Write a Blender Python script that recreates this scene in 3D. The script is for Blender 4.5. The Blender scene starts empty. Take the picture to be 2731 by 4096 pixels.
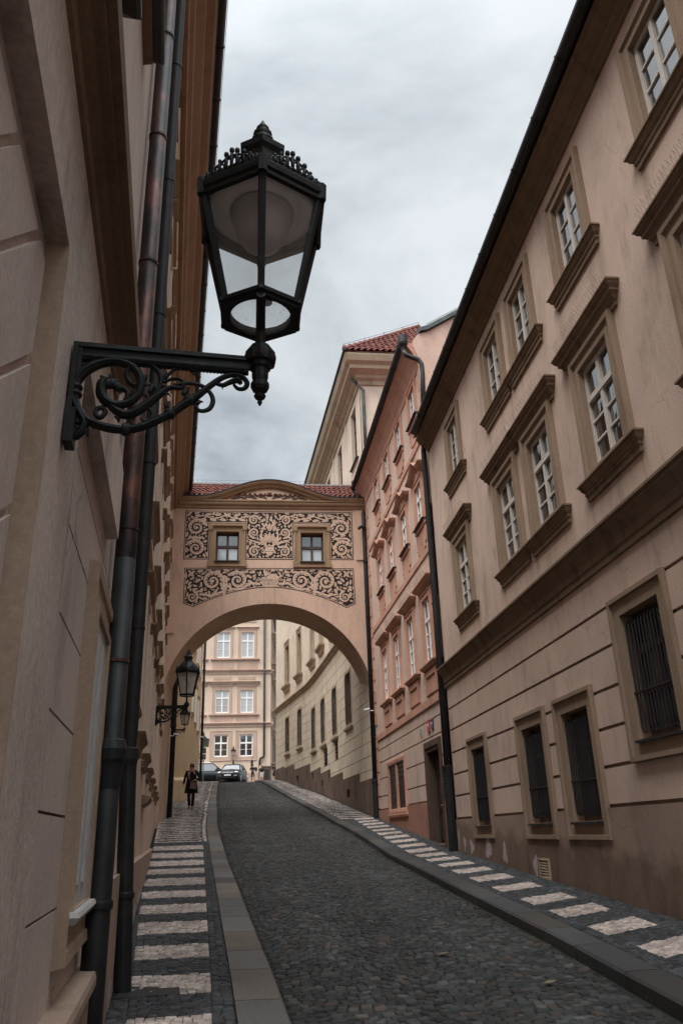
import bpy, math, random
import numpy as np
from mathutils import Vector, Matrix
random.seed(7); rng = np.random.default_rng(7)
S = bpy.context.scene; COL = S.collection
# ---------------------------------------------------------------- camera, sky, sun, exposure
cd = bpy.data.cameras.new('camera'); cam = bpy.data.objects.new('camera', cd); COL.objects.link(cam); S.camera = cam
cd.sensor_fit = 'VERTICAL'; cd.sensor_height = 36.0; cd.lens = 36.0*3150/4096; cd.clip_end = 2000; cd.clip_start = .05
R = np.array([[0.99445733,-0.01100112,-0.1045638],[-0.10096427,-0.37743993,-0.92051361],[-0.02933987,0.92596872,-0.37645863]])
m = Matrix.Identity(4)
for i in range(3):
    for j in range(3): m[i][j] = R[i][j]
cam.matrix_world = m
GLOW, SKYB = 9.0, .72      # high sky lobe added out of view to brighten the walls; base strength
SUN_EL, SUN_AZ = math.radians(62), math.radians(232)      # azimuth clockwise from +Y (down the street)
W = bpy.data.worlds.new('World'); S.world = W; W.use_nodes = True
nt = W.node_tree; nt.nodes.clear()
def N(nt, t, **k):
    n = nt.nodes.new(t)
    for a, v in k.items(): setattr(n, a, v)
    return n
out = N(nt,'ShaderNodeOutputWorld'); bg = N(nt,'ShaderNodeBackground'); bg2 = N(nt,'ShaderNodeBackground'); mx = N(nt,'ShaderNodeMixShader')
sky = N(nt,'ShaderNodeTexSky', sky_type='NISHITA', sun_disc=False, sun_elevation=SUN_EL, sun_rotation=SUN_AZ)
nt.links.new(sky.outputs[0], bg.inputs[0]); bg.inputs[1].default_value = .07
tc = N(nt,'ShaderNodeTexCoord'); sep = N(nt,'ShaderNodeSeparateXYZ'); nt.links.new(tc.outputs['Generated'], sep.inputs[0])
def M(op, a, b=None, c=None, nt=nt):
    n = N(nt,'ShaderNodeMath', operation=op)
    for i, v in enumerate((a,b,c)):
        if v is None: continue
        if isinstance(v,(int,float)): n.inputs[i].default_value = v
        else: nt.links.new(v, n.inputs[i])
    return n.outputs[0]
zz = M('ADD', M('MAXIMUM', sep.outputs[2], 0.0), .25)
cb = N(nt,'ShaderNodeCombineXYZ'); nt.links.new(M('DIVIDE',sep.outputs[0],zz),cb.inputs[0]); nt.links.new(M('DIVIDE',sep.outputs[1],zz),cb.inputs[1])
n1 = N(nt,'ShaderNodeTexNoise'); n1.inputs['Scale'].default_value=1.9; n1.inputs['Detail'].default_value=9; n1.inputs['Roughness'].default_value=.56; n1.inputs['Distortion'].default_value=.35
mp = N(nt,'ShaderNodeMapping'); mp.inputs['Location'].default_value=(5.3,4.2,1.3); nt.links.new(cb.outputs[0],mp.inputs[0]); nt.links.new(mp.outputs[0],n1.inputs[0])
cr = N(nt,'ShaderNodeValToRGB'); nt.links.new(n1.outputs[0], cr.inputs[0])
e = cr.color_ramp.elements; e[0].position=.33; e[0].color=(.38,.425,.475,1); e[1].position=.60; e[1].color=(.90,.945,.98,1)
x = cr.color_ramp.elements.new(.42); x.color=(.58,.635,.68,1); x = cr.color_ramp.elements.new(.52); x.color=(.76,.82,.85,1)
nt.links.new(cr.outputs[0], bg2.inputs[0])
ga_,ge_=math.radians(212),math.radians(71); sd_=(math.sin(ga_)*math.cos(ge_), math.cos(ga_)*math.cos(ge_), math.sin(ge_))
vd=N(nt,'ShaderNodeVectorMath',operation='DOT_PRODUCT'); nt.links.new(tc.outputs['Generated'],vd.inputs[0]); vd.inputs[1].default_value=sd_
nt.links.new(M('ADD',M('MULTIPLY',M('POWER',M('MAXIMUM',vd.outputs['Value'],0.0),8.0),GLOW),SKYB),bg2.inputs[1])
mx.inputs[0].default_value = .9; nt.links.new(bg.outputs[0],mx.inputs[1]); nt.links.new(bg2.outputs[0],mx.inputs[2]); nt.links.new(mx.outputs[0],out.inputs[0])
sl = bpy.data.lights.new('sun','SUN'); sl.energy = 1.2; sl.angle = math.radians(35); sl.color=(1,.93,.85)
so = bpy.data.objects.new('sun', sl); COL.objects.link(so)
d = Vector((math.sin(SUN_AZ)*math.cos(SUN_EL), math.cos(SUN_AZ)*math.cos(SUN_EL), math.sin(SUN_EL)))
so.rotation_euler = d.to_track_quat('Z','Y').to_euler(); so.location=(0,-20,40)
S.view_settings.view_transform='Standard'; S.view_settings.look='None'; S.view_settings.exposure=0.42; S.view_settings.gamma=1
# ---------------------------------------------------------------- materials
def newmat(name):
    mt = bpy.data.materials.new(name); mt.use_nodes=True; nt=mt.node_tree; b=nt.nodes['Principled BSDF']; return mt,nt,b
def setp(b, rough=.8, metal=0, spec=.3):
    b.inputs['Roughness'].default_value=rough; b.inputs['Metallic'].default_value=metal; b.inputs['Specular IOR Level'].default_value=spec
def noise(nt, scale, detail=4, rough=.55, stretch=None, loc=(0,0,0), dist=0):
    g = N(nt,'ShaderNodeNewGeometry'); n = N(nt,'ShaderNodeTexNoise')
    n.inputs['Scale'].default_value=scale; n.inputs['Detail'].default_value=detail; n.inputs['Roughness'].default_value=rough; n.inputs['Distortion'].default_value=dist
    mp=N(nt,'ShaderNodeMapping'); mp.inputs['Location'].default_value=loc
    if stretch: mp.inputs['Scale'].default_value=stretch
    nt.links.new(g.outputs['Position'],mp.inputs[0]); nt.links.new(mp.outputs[0],n.inputs[0]); return n.outputs[0]
def ramp(nt, fac, stops):
    r=N(nt,'ShaderNodeValToRGB'); nt.links.new(fac,r.inputs[0]); el=r.color_ramp.elements
    el[0].position,el[0].color=stops[0][0],(*stops[0][1],1); el[1].position,el[1].color=stops[-1][0],(*stops[-1][1],1)
    for p,c in stops[1:-1]: q=el.new(p); q.color=(*c,1)
    return r.outputs[0]
def mulc(nt, a, b, fac=1.0):
    mxx=N(nt,'ShaderNodeMix',data_type='RGBA',blend_type='MULTIPLY'); mxx.inputs[0].default_value=fac
    nt.links.new(a,mxx.inputs[6]); nt.links.new(b,mxx.inputs[7]); return mxx.outputs[2]
def bump(nt,b,h,strength=.3,dist=.01):
    bp=N(nt,'ShaderNodeBump'); bp.inputs['Strength'].default_value=strength; bp.inputs['Distance'].default_value=dist
    nt.links.new(h,bp.inputs['Height']); nt.links.new(bp.outputs[0],b.inputs['Normal'])
def k(c,f): return tuple(min(1,v*f) for v in c)
def plaster(name, c, var=.13, streak=.16, grime=.22, rough=.92, bmp=.35, spots=0, fine=(.9,1.06), cracks=0, stains=None, splash=False):
    mt,nt,b=newmat(name); setp(b,rough,0,.15)
    a=ramp(nt,noise(nt,.9,6,.6),[(.3,k(c,1-var)),(.5,c),(.7,k(c,1+var*.7))])
    s=ramp(nt,noise(nt,1.0,7,.65,stretch=(1.5,1.5,.6)),[(.30,(1-grime,)*3),(.42,(1-grime*.2,)*3),(.52,(1,1,1))])
    f=ramp(nt,noise(nt,38,3,.6),[(.35,(fine[0],)*3),(.65,(fine[1],)*3)])
    st=ramp(nt,noise(nt,2.6,8,.7,stretch=(1.3,1.3,.3),loc=(5,2,1)),[(.33,(1-streak,1-streak*1.05,1-streak*1.1)),(.48,(1,1,1))])
    col=mulc(nt,mulc(nt,mulc(nt,a,s),f),st)
    if spots:
        sp=ramp(nt,noise(nt,7,5,.75,loc=(9,9,9)),[(.24,(.45,.42,.4)),(.30,(1,1,1))]); col=mulc(nt,col,sp,spots)
    if cracks:
        g_=N(nt,'ShaderNodeNewGeometry'); w1=N(nt,'ShaderNodeTexNoise'); w1.inputs['Scale'].default_value=1.3; w1.inputs['Detail'].default_value=5; nt.links.new(g_.outputs['Position'],w1.inputs[0])
        ad=N(nt,'ShaderNodeVectorMath',operation='ADD'); nt.links.new(g_.outputs['Position'],ad.inputs[0]); nt.links.new(w1.outputs['Color'],ad.inputs[1])
        vo=N(nt,'ShaderNodeTexVoronoi',feature='DISTANCE_TO_EDGE'); vo.inputs['Scale'].default_value=.55; nt.links.new(ad.outputs[0],vo.inputs[0])
        ck=ramp(nt,vo.outputs['Distance'],[(.0015,(1,1,1)),(.005,(0,0,0))]); mk=ramp(nt,noise(nt,.6,3,.5,loc=(3,8,2)),[(.5,(0,0,0)),(.58,(cracks,)*3)])
        iv=M('SUBTRACT',1.0,M('MULTIPLY',ck,mk,nt=nt),nt=nt); cc=N(nt,'ShaderNodeCombineXYZ'); [nt.links.new(iv,cc.inputs[i]) for i in range(3)]; col=mulc(nt,col,cc.outputs[0])
    if stains:
        g_=N(nt,'ShaderNodeNewGeometry'); sx_=N(nt,'ShaderNodeSeparateXYZ'); nt.links.new(g_.outputs['Position'],sx_.inputs[0]); tot=None
        for (yc,hw,zt_,ln) in stains:
            a_=M('SUBTRACT',1.0,M('DIVIDE',M('ABSOLUTE',M('SUBTRACT',sx_.outputs[1],yc,nt=nt),nt=nt),hw,nt=nt),nt=nt)
            q_=M('DIVIDE',M('SUBTRACT',zt_,sx_.outputs[2],nt=nt),ln,nt=nt); f_=M('MULTIPLY',M('SUBTRACT',1.0,q_,nt=nt),M('GREATER_THAN',q_,0.0,nt=nt),nt=nt)
            v_=M('MULTIPLY',M('MAXIMUM',a_,0.0,nt=nt),M('MAXIMUM',f_,0.0,nt=nt),nt=nt); tot=v_ if tot is None else M('MAXIMUM',tot,v_,nt=nt)
        br=ramp(nt,noise(nt,5,6,.7,stretch=(1,1.6,.22),loc=(1,4,2)),[(.38,(.15,.15,.15)),(.6,(1,1,1))]); m_=M('MULTIPLY',M('MULTIPLY',tot,br,nt=nt),.75,nt=nt)
        mz=N(nt,'ShaderNodeMix',data_type='RGBA'); nt.links.new(m_,mz.inputs[0]); nt.links.new(col,mz.inputs[6]); mz.inputs[7].default_value=(c[0]*.38,c[1]*.36,c[2]*.33,1); col=mz.outputs[2]
    if splash:
        g_=N(nt,'ShaderNodeNewGeometry'); sx_=N(nt,'ShaderNodeSeparateXYZ'); nt.links.new(g_.outputs['Position'],sx_.inputs[0])
        hgt=M('SUBTRACT',sx_.outputs[2],M('ADD',-1.38,M('MULTIPLY',sx_.outputs[1],.049,nt=nt),nt=nt),nt=nt)
        q_=M('ADD',hgt,M('MULTIPLY',noise(nt,1.8,6,.7,loc=(7,1,3)),-.9,nt=nt),nt=nt); col=mulc(nt,col,ramp(nt,q_,[(-.0,(.62,.60,.57)),(.22,(1,1,1))]))
    nt.links.new(col,b.inputs['Base Color'])
    h=M('ADD',noise(nt,60,5,.7),M('MULTIPLY',noise(nt,6,3,.5),1.3,nt=nt),nt=nt)
    bump(nt,b,h,bmp,.006); return mt
def simple(name,c,rough=.6,metal=0,spec=.4,var=.15,scale=8,bmp=.0):
    mt,nt,b=newmat(name); setp(b,rough,metal,spec)
    col=ramp(nt,noise(nt,scale,5,.6),[(.3,k(c,1-var)),(.7,k(c,1+var))]); nt.links.new(col,b.inputs['Base Color'])
    if bmp: bump(nt,b,noise(nt,scale*6,4,.6),bmp,.004)
    return mt
def glassy(name,c=(.02,.022,.025),rough=.04,spec=.9):
    mt,nt,b=newmat(name); setp(b,rough,0,spec); b.inputs['Base Color'].default_value=(*c,1); b.inputs['IOR'].default_value=2.1
    bump(nt,b,noise(nt,2.2,2,.5),.12,.05); return mt
def stonecol(name,rough=.85,bmp=.5):
    mt,nt,b=newmat(name); setp(b,rough,0,.35)
    a=N(nt,'ShaderNodeAttribute',attribute_name='Col')
    f=ramp(nt,noise(nt,45,4,.65),[(.3,(.72,.72,.72)),(.7,(1.2,1.2,1.2))])
    g=ramp(nt,noise(nt,.7,5,.6),[(.35,(.75,.74,.73)),(.6,(1.08,1.08,1.08))])
    nt.links.new(mulc(nt,mulc(nt,a.outputs['Color'],f),g),b.inputs['Base Color'])
    bump(nt,b,noise(nt,90,4,.7),bmp,.006); return mt
TAN=(.56,.412,.335); TRIM=(.20,.138,.092)
ST=[]
for c_ in (3.3,6.02,8.77,11.03,12.70,15.98): ST+=[(c_-.72,.16,7.25,1.0),(c_+.72,.14,7.25,.8)]
for c_ in (5.94,8.70,11.0,12.79,16.08): ST+=[(c_-.75,.18,4.1,.7),(c_+.75,.15,4.1,.6),(c_+.98,.2,6.45,1.3)]
m_tan=plaster('tan_plaster',TAN,spots=.6,streak=.2,grime=.3,cracks=.22,stains=ST); m_tanlow=plaster('brown_base_plaster',(.31,.215,.17),grime=.35,splash=True,cracks=.3)
m_trim=plaster('ochre_brown_trim',TRIM,var=.18,grime=.3,streak=.35); m_trimlt=plaster('ochre_surround',(.285,.20,.14),grime=.2)
m_groove=plaster('groove_shadow_plaster',(.20,.145,.115),grime=.2)
m_pinkw=plaster('pale_pink_plaster',(.60,.43,.345)); m_pink=plaster('salmon_plaster',(.53,.29,.21),grime=.25)
m_pinklow=plaster('worn_salmon_base',(.36,.18,.13),grime=.45)
m_cream=plaster('cream_plaster',(.62,.51,.395),grime=.25); m_creamup=plaster('pale_upper_plaster',(.68,.56,.45),grime=.15)
m_creamtrim=plaster('cream_stone_trim',(.44,.34,.245),grime=.45); m_plinth=plaster('brown_stone_plinth',(.15,.103,.08),var=.3,grime=.5,streak=.4)
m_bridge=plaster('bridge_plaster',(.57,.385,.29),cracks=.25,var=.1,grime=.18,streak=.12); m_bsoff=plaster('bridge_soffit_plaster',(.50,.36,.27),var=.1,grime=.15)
m_btrim=plaster('bridge_ochre_trim',(.30,.195,.12),grime=.3)
m_left=plaster('grey_pink_plaster',(.58,.475,.425),var=.10,grime=.25,streak=.16,bmp=.22,cracks=.5,spots=.5); m_leftlow=plaster('left_base_plaster',(.36,.26,.20),grime=.35)
m_leftdk=plaster('left_ochre_reveal',(.42,.305,.225),grime=.3); m_leftband=plaster('left_weathered_band',(.62,.515,.455),var=.18,grime=.45,streak=.42,bmp=.3,spots=.6,fine=(.86,1.08))
m_left2=plaster('left_house_plaster',(.56,.43,.34),cracks=.4,grime=.25); m_lefttrim=plaster('left_brown_trim',(.25,.17,.11),grime=.3); m_cornL=plaster('left_cornice_ochre',(.22,.14,.08),grime=.3)
m_yel=plaster('yellow_plaster',(.56,.42,.27),var=.08,grime=.15); m_end=plaster('end_house_plaster',(.66,.50,.385),var=.06,grime=.12,streak=.08)
m_endtrim=plaster('end_house_pink_trim',(.50,.345,.27),var=.08,grime=.15); m_ends=plaster('side_house_stone',(.48,.36,.27),grime=.3); m_brown=simple('brown_eaves_wood',(.13,.075,.05),.7)
m_iron=simple('black_iron',(.013,.0142,.0140),.55,.4,.45,var=.35,scale=30,bmp=.5)
nt_=m_iron.node_tree; b_=nt_.nodes['Principled BSDF']; c_=b_.inputs['Base Color'].links[0].from_socket; mz=N(nt_,'ShaderNodeMix',data_type='RGBA'); nt_.links.new(ramp(nt_,noise(nt_,26,7,.75,loc=(2,2,5)),[(.56,(0,0,0)),(.68,(.8,.8,.8))]),mz.inputs[0]); nt_.links.new(c_,mz.inputs[6]); mz.inputs[7].default_value=(.055,.045,.036,1); nt_.links.new(mz.outputs[2],b_.inputs['Base Color']); m_iron2=simple('dark_grille_iron',(.035,.034,.036),.5,.6,.5,scale=20)
m_pipe=simple('dark_downpipe',(.020,.0205,.021),.55,.25,.35,var=.35,scale=7,bmp=.2); m_gut=simple('dark_gutter_metal',(.028,.028,.028),.5,.3,.4,var=.4,scale=4,bmp=.2)
mt,nt_,b=newmat('copper_downpipe'); setp(b,.5,.6,.4)
nt_.links.new(ramp(nt_,noise(nt_,3.2,6,.7,stretch=(2,2,.8)),[(.40,(.022,.021,.022)),(.52,(.06,.038,.034)),(.66,(.17,.075,.055))]),b.inputs['Base Color']); m_copper=mt
m_sash=simple('white_painted_wood',(.56,.50,.44),.5,0,.4,var=.08,scale=5); m_sashw=simple('bright_white_wood',(.85,.82,.78),.45,0,.4,var=.05)
m_sashbr=simple('dark_brown_wood',(.055,.028,.02),.5,0,.4); m_sashlf=simple('grey_white_wood',(.50,.48,.46),.5,0,.4,var=.12)
m_pane=glassy('window_glass'); m_panec=glassy('curtained_glass',(.42,.41,.40),.06,.8); m_paned=glassy('dim_glass',(.03,.028,.027),.12,.6)
m_tile=simple('red_roof_tile',(.16,.055,.042),.85,0,.25,var=.75,scale=5,bmp=.3); m_copperg=simple('green_copper_flashing',(.07,.085,.08),.6,.3,.4,var=.5,scale=5)
m_stone=stonecol('cobble_stone'); m_grit=simple('joint_sand',(.022,.02,.018),.95,0,.2,var=.4,scale=30)
m_kerb=stonecol('granite_kerb',.8,.6); m_door=simple('dark_stained_door',(.03,.02,.016),.45,0,.4); m_doorst=plaster('dark_door_stone',(.10,.066,.05),grime=.4)
m_dark=simple('dark_void',(.008,.008,.008),.9); m_sgd=plaster('sgraffito_black',(.030,.024,.022),grime=.1,streak=.1); m_sgl=plaster('sgraffito_light',(.60,.415,.31),var=.08,grime=.12,streak=.05)
m_spike=simple('thin_steel_spike',(.12,.11,.10),.5,.6); m_white=simple('white_enamel',(.7,.7,.68),.4); m_red=simple('red_enamel',(.35,.035,.03),.35); m_blue=simple('dark_blue_enamel',(.02,.03,.08),.35)
m_greens=simple('grey_green_sign',(.23,.26,.245),.5); m_refl=simple('frosted_reflector',(.9,.86,.83),.5,0,.3,var=.06,scale=3); m_bowl=simple('grey_lamp_bowl',(.42,.37,.35),.5,0,.3,var=.1,scale=6)
m_patch=plaster('bare_grey_patch',(.42,.36,.34),grime=.2); m_skin=simple('skin',(.42,.23,.16),.6,0,.3,var=.06); m_hair=simple('dark_hair',(.03,.02,.015),.7)
m_cloth=simple('black_cloth',(.012,.012,.014),.9,0,.2,bmp=.2); m_scarf=simple('patterned_scarf',(.26,.14,.13),.9,0,.2,var=.7,scale=40); m_bag=simple('brown_leather',(.17,.095,.07),.6,0,.3)
m_short=simple('dark_grey_cloth',(.035,.035,.03),.9); m_whitec=simple('white_cloth',(.55,.53,.5),.9); m_rubber=simple('black_rubber',(.012,.012,.012),.8)
def carpaint(n,c):
    mt,nt,b=newmat(n); setp(b,.4,.0,.15); b.inputs['Base Color'].default_value=(*c,1); b.inputs['Coat Weight'].default_value=.12; b.inputs['Coat Roughness'].default_value=.05; return mt
m_car1=carpaint('black_car_paint',(.013,.012,.013)); m_car2=carpaint('navy_car_paint',(.007,.008,.011)); m_chrome=simple('chrome',(.6,.6,.6),.15,1,.5); m_light=simple('headlight_lens',(.55,.55,.56),.1,0,.9)
m_shoe=simple('dark_shoe',(.02,.016,.014),.6); m_weed=simple('weed_green',(.04,.06,.02),.9,var=.4); m_leaf=simple('dry_leaf',(.22,.16,.085),.8)
# clear and milky lantern glass
def lglass(name, milk, dirt=0):
    mt=bpy.data.materials.new(name); mt.use_nodes=True; nt=mt.node_tree; nt.nodes.clear()
    o=N(nt,'ShaderNodeOutputMaterial'); t=N(nt,'ShaderNodeBsdfTransparent'); t.inputs[0].default_value=(.93,.94,.94,1)
    dfx=N(nt,'ShaderNodeBsdfDiffuse'); dfx.inputs[0].default_value=(.7,.66,.64,1); tr=N(nt,'ShaderNodeBsdfTranslucent'); tr.inputs[0].default_value=(.8,.76,.74,1); gl=N(nt,'ShaderNodeBsdfGlossy'); gl.inputs['Roughness'].default_value=.08
    ad=N(nt,'ShaderNodeMixShader'); ad.inputs[0].default_value=.6; nt.links.new(dfx.outputs[0],ad.inputs[1]); nt.links.new(tr.outputs[0],ad.inputs[2])
    m1=N(nt,'ShaderNodeMixShader'); f=M('MULTIPLY',noise(nt,5,4,.6),milk*2,nt=nt); nt.links.new(f,m1.inputs[0]); nt.links.new(t.outputs[0],m1.inputs[1]); nt.links.new(ad.outputs[0],m1.inputs[2])
    m2=N(nt,'ShaderNodeMixShader'); m2.inputs[0].default_value=.05; nt.links.new(m1.outputs[0],m2.inputs[1]); nt.links.new(gl.outputs[0],m2.inputs[2]); last=m2.outputs[0]
    if dirt:
        dk=N(nt,'ShaderNodeBsdfDiffuse'); dk.inputs[0].default_value=(.02,.018,.015,1); m3=N(nt,'ShaderNodeMixShader')
        r=ramp(nt,noise(nt,70,6,.8),[(.60,(0,0,0)),(.66,(1,1,1))]); nt.links.new(r,m3.inputs[0]); nt.links.new(last,m3.inputs[1]); nt.links.new(dk.outputs[0],m3.inputs[2]); last=m3.outputs[0]
    nt.links.new(last,o.inputs[0]); return mt
m_lgl=lglass('milky_lantern_glass',.17); m_lgb=lglass('dirty_lantern_glass',.24,1)
m_lgf=lglass('frosted_lantern_glass',.62)
# ---------------------------------------------------------------- mesh helpers
def empty(name,loc,label,cat,group=None,kind=None):
    o=bpy.data.objects.new(name,None); COL.objects.link(o); o.location=loc; o.empty_display_size=.2; tagp(o,label,cat,group,kind); return o
def tagp(o,label=None,cat=None,group=None,kind=None):
    if label: o['label']=label
    if cat: o['category']=cat
    if group: o['group']=group
    if kind: o['kind']=kind
def root(o):
    l=Vector((0,0,0))
    while o: l+=o.location; o=o.parent
    return l
class MB:
    def __init__(s): s.v=[]; s.f=[]; s.m=[]
    def add(s,vs,fs,mi=0):
        b=len(s.v); s.v+= [tuple(v) for v in vs]; s.f+=[tuple(b+i for i in f) for f in fs]; s.m+=[mi]*len(fs)
    def hexa(s,p,mi=0):   # p: 8 points, bottom 4 then top 4
        s.add(p,[(0,3,2,1),(4,5,6,7),(0,1,5,4),(1,2,6,5),(2,3,7,6),(3,0,4,7)],mi)
    def box(s,x0,x1,y0,y1,z0,z1,mi=0): s.hexa([(x0,y0,z0),(x1,y0,z0),(x1,y1,z0),(x0,y1,z0),(x0,y0,z1),(x1,y0,z1),(x1,y1,z1),(x0,y1,z1)],mi)
    def fbox(s,F,u0,u1,w0,w1,z0,z1,mi=0):
        s.hexa([F(u0,w0,z0),F(u1,w0,z0),F(u1,w1,z0),F(u0,w1,z0),F(u0,w0,z1),F(u1,w0,z1),F(u1,w1,z1),F(u0,w1,z1)],mi)
    def loft(s,rings,closed=True,caps=True,mi=0):
        n=len(rings[0]); b=len(s.v)
        for r in rings: s.v+=[tuple(p) for p in r]
        fs=[]
        for i in range(len(rings)-1):
            for j in range(n if closed else n-1):
                a=b+i*n+j; c=b+i*n+(j+1)%n; fs.append((a,c,c+n,a+n))
        if caps: fs.append(tuple(b+j for j in range(n))[::-1]); fs.append(tuple(b+(len(rings)-1)*n+j for j in range(n)))
        s.f+=fs; s.m+=[mi]*len(fs)
    def lathe(s,c,prof,n=16,mi=0,rot=0,caps=True):  # prof [(r,z)]
        s.loft([[(c[0]+r*math.cos(rot+2*math.pi*j/n),c[1]+r*math.sin(rot+2*math.pi*j/n),c[2]+z) for j in range(n)] for r,z in prof],mi=mi,caps=caps)
    def tube(s,pts,r,n=8,mi=0,flat=1.0,caps=True):
        P=[Vector(p) for p in pts]; rr=r if isinstance(r,(list,tuple)) else [r]*len(P); rings=[]; up=None
        for i,p in enumerate(P):
            t=(P[min(i+1,len(P)-1)]-P[max(i-1,0)])
            if t.length<1e-9: t=Vector((0,0,1))
            t.normalize()
            if up is None: up=t.orthogonal().normalized()
            up=(up-t*up.dot(t)); up=up.normalized() if up.length>1e-6 else t.orthogonal().normalized()
            sd=t.cross(up)
            rings.append([p+up*math.cos(2*math.pi*j/n)*rr[i]+sd*math.sin(2*math.pi*j/n)*rr[i]*flat for j in range(n)])
        s.loft(rings,caps=caps,mi=mi)
    def sphere(s,c,r,n=8,mi=0,sc=(1,1,1)):
        c=Vector(c); rings=[]
        for i in range(n//2+1):
            a=math.pi*i/(n//2); rr=max(math.sin(a),.02)
            rings.append([c+Vector((r*sc[0]*rr*math.cos(2*math.pi*j/n),r*sc[1]*rr*math.sin(2*math.pi*j/n),-r*sc[2]*math.cos(a))) for j in range(n)])
        s.loft(rings,mi=mi)
    def build(s,name,mats,parent=None,smooth=False,loc=None,**tags):
        if not isinstance(mats,(list,tuple)): mats=[mats]
        o0=Vector(loc) if loc is not None else (root(parent) if parent else Vector((0,0,0)))
        me=bpy.data.meshes.new(name); me.from_pydata([(v[0]-o0.x,v[1]-o0.y,v[2]-o0.z) for v in s.v],[],s.f)
        for mt in mats: me.materials.append(mt)
        if len(mats)>1: me.polygons.foreach_set('material_index',s.m)
        if smooth: me.polygons.foreach_set('use_smooth',[True]*len(me.polygons))
        me.update(); o=bpy.data.objects.new(name,me); COL.objects.link(o)
        if parent: o.parent=parent
        if loc is not None and not parent: o.location=loc
        tagp(o,**tags); return o
def frame(p0,d,n):
    nl=math.hypot(*n); n=(n[0]/nl,n[1]/nl)
    return lambda u,w,z:(p0[0]+u*d[0]+w*n[0], p0[1]+u*d[1]+w*n[1], z)
def relief(F,u0,u1,z0,z1,rects,mb,base=0.0,bm=0):
    """rects [(u0,u1,z0,z1,level or None,mat)] : stepped relief wall, later entries win"""
    us=sorted({round(v,4) for r in rects for v in r[:2] if u0<v<u1}|{u0,u1}); zs=sorted({round(v,4) for r in rects for v in r[2:4] if z0<v<z1}|{z0,z1})
    us=np.array(us); zs=np.array(zs); nu,nz=len(us)-1,len(zs)-1
    L=np.full((nu,nz),base); Mt=np.full((nu,nz),bm)
    uc=(us[1:]+us[:-1])/2; zc=(zs[1:]+zs[:-1])/2
    for r in rects:
        a=(uc>r[0])&(uc<r[1]); c=(zc>r[2])&(zc<r[3]); ix=np.ix_(a,c); L[ix]=-9 if r[4] is None else r[4]; Mt[ix]=r[5]
    done=np.zeros_like(L,bool)
    for i in range(nu):
        j=0
        while j<nz:
            k2=j
            while k2+1<nz and L[i,k2+1]==L[i,j] and Mt[i,k2+1]==Mt[i,j]: k2+=1
            if L[i,j]>-5: mb.add([F(us[i],L[i,j],zs[j]),F(us[i+1],L[i,j],zs[j]),F(us[i+1],L[i,j],zs[k2+1]),F(us[i],L[i,j],zs[k2+1])],[(0,1,2,3)],int(Mt[i,j]))
            j=k2+1
    def dep(v): return v if v>-5 else -.25
    for i in range(nu-1):
        for j in range(nz):
            a,c=dep(L[i,j]),dep(L[i+1,j])
            if a!=c: mi=Mt[i,j] if a>c else Mt[i+1,j]; mb.add([F(us[i+1],a,zs[j]),F(us[i+1],c,zs[j]),F(us[i+1],c,zs[j+1]),F(us[i+1],a,zs[j+1])],[(0,1,2,3)],int(mi))
    for i in range(nu):
        for j in range(nz-1):
            a,c=dep(L[i,j]),dep(L[i,j+1])
            if a!=c: mi=Mt[i,j] if a>c else Mt[i,j+1]; mb.add([F(us[i],a,zs[j+1]),F(us[i+1],a,zs[j+1]),F(us[i+1],c,zs[j+1]),F(us[i],c,zs[j+1])],[(0,1,2,3)],int(mi))
def ring(mb,F,r,prof,mi=0):
    """rectangular moulded frame round opening r=(u0,u1,z0,z1); prof [(outward offset, w)]"""
    u0,u1,z0,z1=r
    rings=[[F(a,w,b) for a,b in ((u0-o,z0-o),(u1+o,z0-o),(u1+o,z1+o),(u0-o,z1+o))] for o,w in prof]
    mb.loft(rings,caps=False,mi=mi)
def hood(mb,F,u0,u1,prof,mi=0,curve=None):
    """moulding [(w,z)] between u0,u1 with mitred returns; curve(t)->dz for bowed hoods"""
    n=1 if curve is None else 14; rows=[]
    for i in range(n+1):
        t=i/n; dz=curve(t) if curve else 0; rows.append((u0+(u1-u0)*t,dz))
    rings=[[F(rows[0][0]-w,0,z+rows[0][1]) for w,z in prof]]
    for i,(u,dz) in enumerate(rows):
        rings.append([F(u-(w if i==0 else 0)+(w if i==n else 0),w,z+dz) for w,z in prof])
    rings.append([F(rows[-1][0]+w,0,z+rows[-1][1]) for w,z in prof])
    mb.loft(rings,closed=False,caps=False,mi=mi)
def cornice(mb,F,u0,u1,prof,mi=0,caps=True):
    mb.loft([[F(u,w,z) for w,z in prof] for u in (u0,u1)],closed=True,caps=caps,mi=mi)
def sashmesh(F,r,w,cols=2,transom=None,bars=2,bw=.028,fr=.06,topbars=0):
    mb=MB(); u0,u1,z0,z1=r
    mb.fbox(F,u0,u0+fr,w-.05,w,z0,z1); mb.fbox(F,u1-fr,u1,w-.05,w,z0,z1); mb.fbox(F,u0+fr,u1-fr,w-.05,w,z0,z0+fr*1.2); mb.fbox(F,u0+fr,u1-fr,w-.05,w,z1-fr,z1)
    zt=z0+(z1-z0)*transom if transom else z1-fr
    for i in range(1,cols):
        uc=u0+(u1-u0)*i/cols; mb.fbox(F,uc-fr*.62,uc+fr*.62,w-.045,w+.012,z0+fr*1.2,z1-fr)
    if transom: mb.fbox(F,u0+fr,u1-fr,w-.045,w+.022,zt-fr*.7,zt+fr*.7)
    top=zt-(fr*.7 if transom else 0)
    for b in range(1,bars+1):
        zb=z0+fr*1.2+(top-z0-fr*1.2)*b/(bars+1)
        for i in range(cols):
            a=u0+(u1-u0)*i/cols+fr*.62; c=u0+(u1-u0)*(i+1)/cols-fr*.62; mb.fbox(F,a,c,w-.03,w-.004,zb-bw/2,zb+bw/2)
    return mb
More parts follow.
